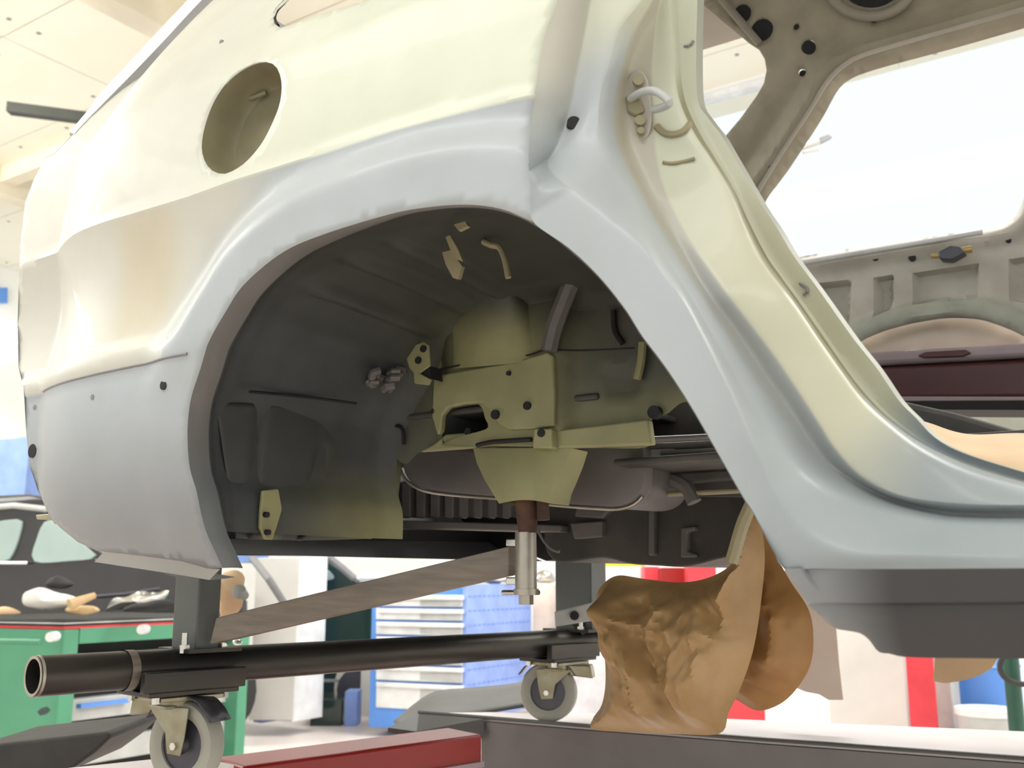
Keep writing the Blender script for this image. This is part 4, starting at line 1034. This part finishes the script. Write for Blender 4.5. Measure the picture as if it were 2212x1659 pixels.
bump('tape_roll', [(142, 1322), (150, 1310), (175, 1307), (205, 1310), (215, 1320), (180, 1328)], 4.68, 'wood', .03, 'tan tape roll at the front edge of the workbench', 'tape')
bump('foil_sheet', [(225, 1318), (245, 1296), (290, 1284), (340, 1276), (372, 1286), (345, 1300), (290, 1312), (250, 1322)], 4.95, 'chrome', .05, 'crumpled silvery foil at the middle of the workbench', 'foil', .05)
g = MB(); g.tube([PD(190, 1290, 5.06), PD(270, 1284, 5.1), PD(345, 1272, 5.15)], .010, 8); tag(g.build('pry_bar', 'gun'), 'thin dark steel bar lying across the foil on the workbench', 'tool')
bump('black_pad', [(262, 1316), (300, 1302), (372, 1296), (372, 1314), (300, 1322)], 4.8, 'tyre', .03, 'flat black pad in front of the foil on the workbench', 'pad')
bump('paper_sheet', [(-20, 1318), (10, 1310), (38, 1318), (44, 1326), (10, 1327), (-20, 1328)], 4.7, 'paperl', .02, 'flat pale paper on the left end of the workbench', 'paper', .0)
# paper wrapped hub hanging behind the near post
hb = bump('wrapped_stub', [(474, 1240), (500, 1232), (525, 1240), (530, 1265), (524, 1300), (500, 1322), (474, 1326), (468, 1280)], 2.3, 'paperl', .03, 'tan paper wrapped wheel hub showing behind the near dolly post', 'wheel hub', .03, 4, 20)
del hb['label'], hb['category']
hb.parent = body; hb.matrix_parent_inverse = mwi(body)
g = MB(); c = PD(516, 1278, 2.22); g.tube([c, c+fw*.05+rt*-.01], .016, 12); g.tube([c+rt*.012-upz*.008, c+fw*.05-upz*.008], .010, 10); g.build('hub_stud', 'chrome', hb)
kb = bump('knurled_knob', [(502, 1385), (510, 1380), (522, 1384), (522, 1392), (508, 1394)], 1.9, 'chrome', .01, 'small bright metal knob below the slanting flat bar', 'knob')
del kb['label'], kb['category']
kb.parent = dol; kb.matrix_parent_inverse = mwi(dol)

# black saloon behind the bench
def car(name, label, prof, D_, wd2, m, wins, loc):
    t = thing(name, label, 'car', loc)
    P = [PD(x, y, D_) for x, y in prof]
    g = MB(); g.prism(P, (fw-rt*.30)*wd2); g.build('bodywork', m, t, bevel=.05)
    for w_ in wins:
        g = MB(); g.prism([PD(x, y, D_-.02) for x, y in crom(w_, 24, True)], fw*.03); g.build('side_window', 'glass', t, bevel=.004)
    return t
dd = 6.6
bc = car('parked_car', 'black parked saloon behind the green workbench, seen under the rear corner', [(-300, 1080), (-60, 1072), (60, 1066), (110, 1075), (150, 1110), (190, 1160), (215, 1195), (300, 1212), (420, 1235), (505, 1256), (535, 1300), (535, 1400), (-300, 1400)], dd, 1.5, 'carb',
    [[(-60, 1150), (-20, 1130), (30, 1122), (48, 1128), (30, 1190), (10, 1212), (-60, 1214)], [(95, 1128), (118, 1125), (150, 1150), (190, 1185), (205, 1205), (150, 1212), (72, 1212), (80, 1160)]], tuple(PD(150, 1400, dd)[:2])+(0,))
g = MB(); g.tube([PD(-60, 1100, dd-.03), PD(30, 1092, dd-.03), PD(100, 1100, dd-.03)], .02, 8); g.build('roof_trim', 'greyl', bc)
g = MB(); g.tube([PD(-20, 1216, dd-.04), PD(60, 1216, dd-.04)], .012, 8); g.build('door_handle', 'chrome', bc)
for px_ in ((75, 1180), (360, 1180)):
    pass
g = MB(); c = PD(330, 1400, dd-.05); 
for x in (-80, 430):
    c = PD(x, 1440, dd-.02); c.z = .32
    g = MB(); g.tube([c, c+fw*.22], .32, 28); wv = g.build('wheel', 'tyre', bc)
# blue post, white panel and grey pillar
wpn = thing('shelf_unit', 'tall white panelled unit with a blue edge post left of the dark green car', 'storage unit', tuple(PD(600, 1560, 7.2)[:2])+(0,))
wbox('side_post', 'bluel', wpn, 556, 7.2, 574, 7.15, 1150, 1562, .3)
wbox('front_panel', 'white', wpn, 574, 7.15, 640, 7.0, 1100, 1560, .3)
wbox('edge_board', 'offw', wpn, 640, 7.0, 662, 7.3, 1205, 1556, .3)
g = MB(); g.tube([PD(545, 1205, 6.75), PD(580, 1250, 6.6), PD(612, 1300, 6.75)], .025, 8); g.build('strut', 'grey', wpn)
wbox('wall_cupboard', 'bluel', None, 495, 7.7, 556, 7.6, 1180, 1215, .3); o = C.objects[-1]; tag(o, 'light blue cupboard edge between the black car and the white unit', 'cupboard')
# dark green car in the gap
dg = car('parked_car', 'dark green parked car between the white unit and the blue tool cabinet', [(664, 1205), (700, 1204), (740, 1222), (775, 1252), (840, 1262), (1010, 1262), (1010, 1500), (905, 1530), (664, 1552)], 8.2, 1.5, 'carg', [[(672, 1225), (700, 1226), (722, 1248), (700, 1254), (672, 1250)]], tuple(PD(760, 1550, 8.2)[:2])+(0,))
g = MB(); g.tube([PD(705, 1200, 8.1), PD(740, 1228, 8.1), PD(765, 1250, 8.1)], .03, 8); g.build('windscreen_pillar', 'grey', dg)
g = MB(); g.tube([PD(778, 1248, 8.0), PD(838, 1250, 8.0)], .04, 8); g.build('bonnet_edge', 'white', dg)
c = PD(775, 1490, 8.05); g = MB(); g.tube([c, c+fw*.3+rt*.2], .26, 30); wl_ = g.build('wheel', 'offw', dg)
g = MB(); g.tube([c-fw*.01, c+fw*.02], .17, 24); g.build('rim', 'gun', dg)
wbox('sill_trim', 'grey', dg, 666, 8.1, 735, 8.1, 1468, 1474, .05)
wbox('dark_block', 'carg', None, 668, 7.5, 736, 7.5, 1512, 1700, .3); tag(C.objects[-1], 'low dark block on the floor under the dark green car', 'box')  # dark block in car paint, taken for the car's front bumper
wbox('blue_crate', 'bluel', None, 742, 7.5, 770, 7.5, 1494, 1700, .2); tag(C.objects[-1], 'small light blue crate beside the dark green car wheel', 'crate')
# tool cabinet
tc = thing('tool_cabinet', 'blue tool cabinet with white drawers under the slanting bar', 'tool cabinet', tuple(PD(900, 1580, 6.9)[:2])+(0,))
a0, a1, dA, dB = 800, 1002, 7.05, 6.8
wbox('carcass', 'blue', tc, a0, dA, a1, dB, 1268, 1582, .9)
nf = -.03
def face(name, m, y0, y1, off=.02, par=tc, xa=812, xb=998):
    return wbox(name, m, par, xa, dA-off-.012, xb, dB-off, y0, y1, off+.005, bev=.003)
ys_ = [1283, 1313, 1343, 1376, 1415, 1440, 1478, 1540]
for i in range(len(ys_)-1):
    dr = face('drawer', 'white', ys_[i]+3, ys_[i+1]-2)
    face('drawer_pull', 'chrome' if False else 'white', ys_[i]+4, ys_[i]+13, .05, dr)
    face('drawer_recess', 'greyl', ys_[i]+14, ys_[i+1]-4, .024, dr, 820, 996)
# pegboard side of the cabinet
pa = PD(1004, 1400, 6.78); pb = PD(1145, 1400, 7.55)
dirp = (pb-pa); dirp.z = 0; zt_, zb_ = PD(1004, 1262, 6.78).z, .12
g = MB(); q0_ = [Vector((pa.x, pa.y, zb_)), Vector((pb.x, pb.y, zb_)), Vector((pb.x, pb.y, zt_)), Vector((pa.x, pa.y, zt_))]
nn_ = Vector((dirp.y, -dirp.x, 0)).normalized(); nn_ = nn_ if nn_.dot(fw) < 0 else -nn_
g.prism([p+nn_*.01 for p in q0_], -nn_*.03); pg = g.build('perforated_side', 'bluel', tc, smooth=False)
g = MB()
for r_ in range(9):
    z = zt_-.08-r_*.095
    for k in range(14):
        p = Vector((pa.x, pa.y, 0))+dirp*((k+.7)/14.5)+nn_*.0115; p.z = z
        e = dirp.normalized()*.018; g.prism([p-e-upz*.004, p+e-upz*.004, p+e+upz*.004, p-e+upz*.004], nn_*.001)
g.build('slot_rows', 'blue', pg, smooth=False)
bump('hand_tools', [(1016, 1258), (1030, 1250), (1075, 1242), (1110, 1248), (1112, 1255), (1085, 1259), (1034, 1259)], 7.25, 'greyl', .08, 'pile of silvery hand tools on top of the blue tool cabinet', 'tools', .06)
bump('oil_can', [(1156, 1257), (1158, 1240), (1176, 1232), (1196, 1240), (1198, 1257)], 7.86, 'chrome', .05, 'bright metal can behind the chrome clamp sleeve', 'can')
wbox('carton', 'paperp', None, 1152, 7.75, 1202, 7.7, 1262, 1700, .3); tag(C.objects[-1], 'tall pale pink carton standing right of the blue perforated cabinet side', 'carton')
wbox('white_box', 'white', None, 1206, 7.6, 1394, 7.5, 1224, 1700, .25); tag(C.objects[-1], 'white box under the yellow tray behind the far castor', 'box')
wbox('yellow_tray', 'yellow', None, 1208, 7.6, 1392, 7.5, 1212, 1223, .25); tag(C.objects[-1], 'yellow tray on top of the white box behind the far dolly post', 'tray')
wbox('trolley', 'redb', None, 1398, 7.3, 1430, 7.3, 1224, 1700, .2); tag(C.objects[-1], 'red narrow trolley right of the white box', 'trolley')
wbox('trolley', 'red', None, 1434, 7.1, 1490, 7.1, 1226, 1700, .15); tag(C.objects[-1], 'dark red trolley between the two brighter red ones', 'trolley')
wbox('trolley', 'redb', None, 1494, 6.8, 1556, 6.8, 1222, 1700, .15); tag(C.objects[-1], 'bright red trolley showing above the brown paper bundle', 'trolley')
wbox('jack', 'redb', None, 1556, 5.0, 1594, 4.9, 1500, 1900, .2); tag(C.objects[-1], 'red jack foot between the two lobes of the brown paper bundle', 'jack')
bump('beaker', [(1306, 1213), (1312, 1196), (1322, 1200), (1330, 1213)], 7.6, 'blue', .04, 'small blue beaker on the yellow tray beside the far post', 'beaker')
wbox('white_cupboard', 'offw', None, 1795, 5.6, 1968, 5.3, 1340, 1900, .2, bev=.01); tag(C.objects[-1], 'off white cupboard left of the bright red post', 'cupboard')
wbox('red_post', 'redb', None, 1972, 5.0, 2032, 4.95, 1380, 1900, .12); tag(C.objects[-1], 'bright red square post right of the off white cupboard', 'post')
wbox('grey_post', 'greyl', None, 2034, 5.15, 2068, 5.1, 1400, 1900, .12); tag(C.objects[-1], 'light grey post between the red post and the blue barrel', 'post')
c = PD(2130, 1500, 5.3); g = MB(); zb_, zt_ = 0, PD(2130, 1395, 5.3).z
g.tube([(c.x, c.y, z) for z in (0, .02, .3, .31, .32, .6, .61, .62, zt_)], .17, 32, rr=[.165, .17, .17, .178, .17, .17, .178, .17, .165]); tag(g.build('barrel', 'blue'), 'blue barrel behind the white bucket at the right edge', 'barrel')
c = PD(2132, 1550, 4.9); zt_ = PD(2132, 1534, 4.9).z
bk = thing('bucket', 'white round bucket in front of the blue barrel', 'bucket', (c.x, c.y, 0))
g = MB(); g.tube([(c.x, c.y, zt_-.35), (c.x, c.y, zt_)], .13, 32, rr=[.11, .135]); g.build('pail', 'greyl', bk); g = MB(); g.tube([(c.x, c.y, zt_-.02), (c.x, c.y, zt_+.01)], .14, 32); g.build('rim', 'white', bk)
st = thing('bucket_stand', 'low grey stool carrying the white bucket', 'stool', (c.x, c.y, 0)); MB().box((c.x, c.y, (zt_-.35)-.02), (.3, .3, .04)).build('top', 'grey', st)
for u in (-1, 1):
    for v in (-1, 1): MB().box((c.x+u*.12, c.y+v*.12, (zt_-.39)/2), (.03, .03, zt_-.39)).build('leg', 'grey', st)
c = PD(2190, 1500, 4.3)
pt = thing('hose_stand', 'dark green pole with a looped hose at the right edge', 'stand', (c.x, c.y, 0))
g = MB(); g.tube([(c.x, c.y, 0), (c.x, c.y, 1.2)], .032, 16); g.build('pole', 'dgreen', pt)
hz = [PD(2160+46*(1-math.cos(a))*1.1, 1440+38*math.sin(a), 4.2) for a in np.linspace(-.9, 2.2, 18)]
g = MB(); g.tube(hz, .012, 10); g.build('hose', 'seal', pt)
g = MB(); g.tube([(c.x, c.y, 0), (c.x, c.y, .03)], .16, 20); g.build('base', 'dgreen', pt)
# green wall panel seen through the car under the far sill
wbox('green_wall_panel', 'greeng', None, 1990, 4.0, 2300, 3.7, 884, 1300, .3); tag(C.objects[-1], 'pale green wall panel glimpsed below the maroon far sill', 'cupboard')
# left edge bits
wbox('blue_cupboard', 'bluel', None, -120, 9.0, 20, 8.8, 944, 1900, .4); tag(C.objects[-1], 'light blue cupboard at the left edge above the black car', 'cupboard')
g = MB(); sg = [PX(x, y, -12.88) for x, y in ((-60, 622), (14, 622), (14, 655), (-60, 655))]; g.prism(sg, (.03, 0, 0)); g.build('blue_sign', 'blue', smooth=False); tag(C.objects[-1], 'small blue sign on the wall at the far left edge', 'sign')
g = MB(); g.tube([PX(-60, 730, -12.78), PX(36, 727, -12.78)], .11, 16); lampm = mat('tube_glow', (1, 1, 1), .5, emit=3.0)
tag(g.build('tube_lamp', lampm), 'glowing white tube lamp at the left edge beside the body', 'lamp')
g = MB(); g.tube([PX(-60, 936, -12.83), PX(30, 938, -12.83)], .07, 16); tag(g.build('tube_lamp', lampm), 'glowing white tube lamp just above the light blue cupboard', 'lamp')
# dark square tube under the ceiling, lamp fitting behind the far window
a, b = PZ(14, 226, 4.6), PZ(260, 258, 4.6)
g = MB(); g.prism([a+upz*.03, b+upz*.03, b-upz*.05, a-upz*.05], fw*.08)
tag(g.build('ceiling_tube', 'tube', smooth=False), 'dark grey square tube hanging under the pale ceiling at upper left', 'tube')
hf = thing('hanging_lamp', 'pale lamp fitting seen against the bright far window', 'lamp', tuple(PD(1760, 310, 5.5)))
g = MB(); g.tube([PD(1700, 328, 5.5), PD(1770, 305, 5.5)], .02, 10); g.build('lamp_body', 'offw', hf)
g = MB(); g.prism([PD(1768, 298, 5.48), PD(1790, 290, 5.48), PD(1798, 296, 5.48), PD(1775, 308, 5.48)], fw*.03); g.build('end_cap', 'grey', hf)
g = MB(); g.tube([PD(1735, 330, 5.5), PD(1768, 322, 5.5)], .01, 8); g.build('bracket', 'offw', hf)
lc = PD(1740, 312, 5.5); g = MB(); g.tube([lc, (lc.x, lc.y, ZC-.02)], .004, 8); g.build('cord', 'offw', hf)

for o in list(C.objects):
    k = o.name.split('.')[0]
    if o.parent is None and 'label' in o:
        gname = {'trolley': 'red trolleys behind the brown paper bundle', 'parked_car': 'parked cars in the background', 'lift_platform': 'lift platforms under the dolly', 'tube_lamp': 'tube lamps at the left edge', 'masking_paper': 'masking paper inside the car', 'hanging_paper': 'paper hanging below the car'}.get(k)
        if gname: o['group'] = gname
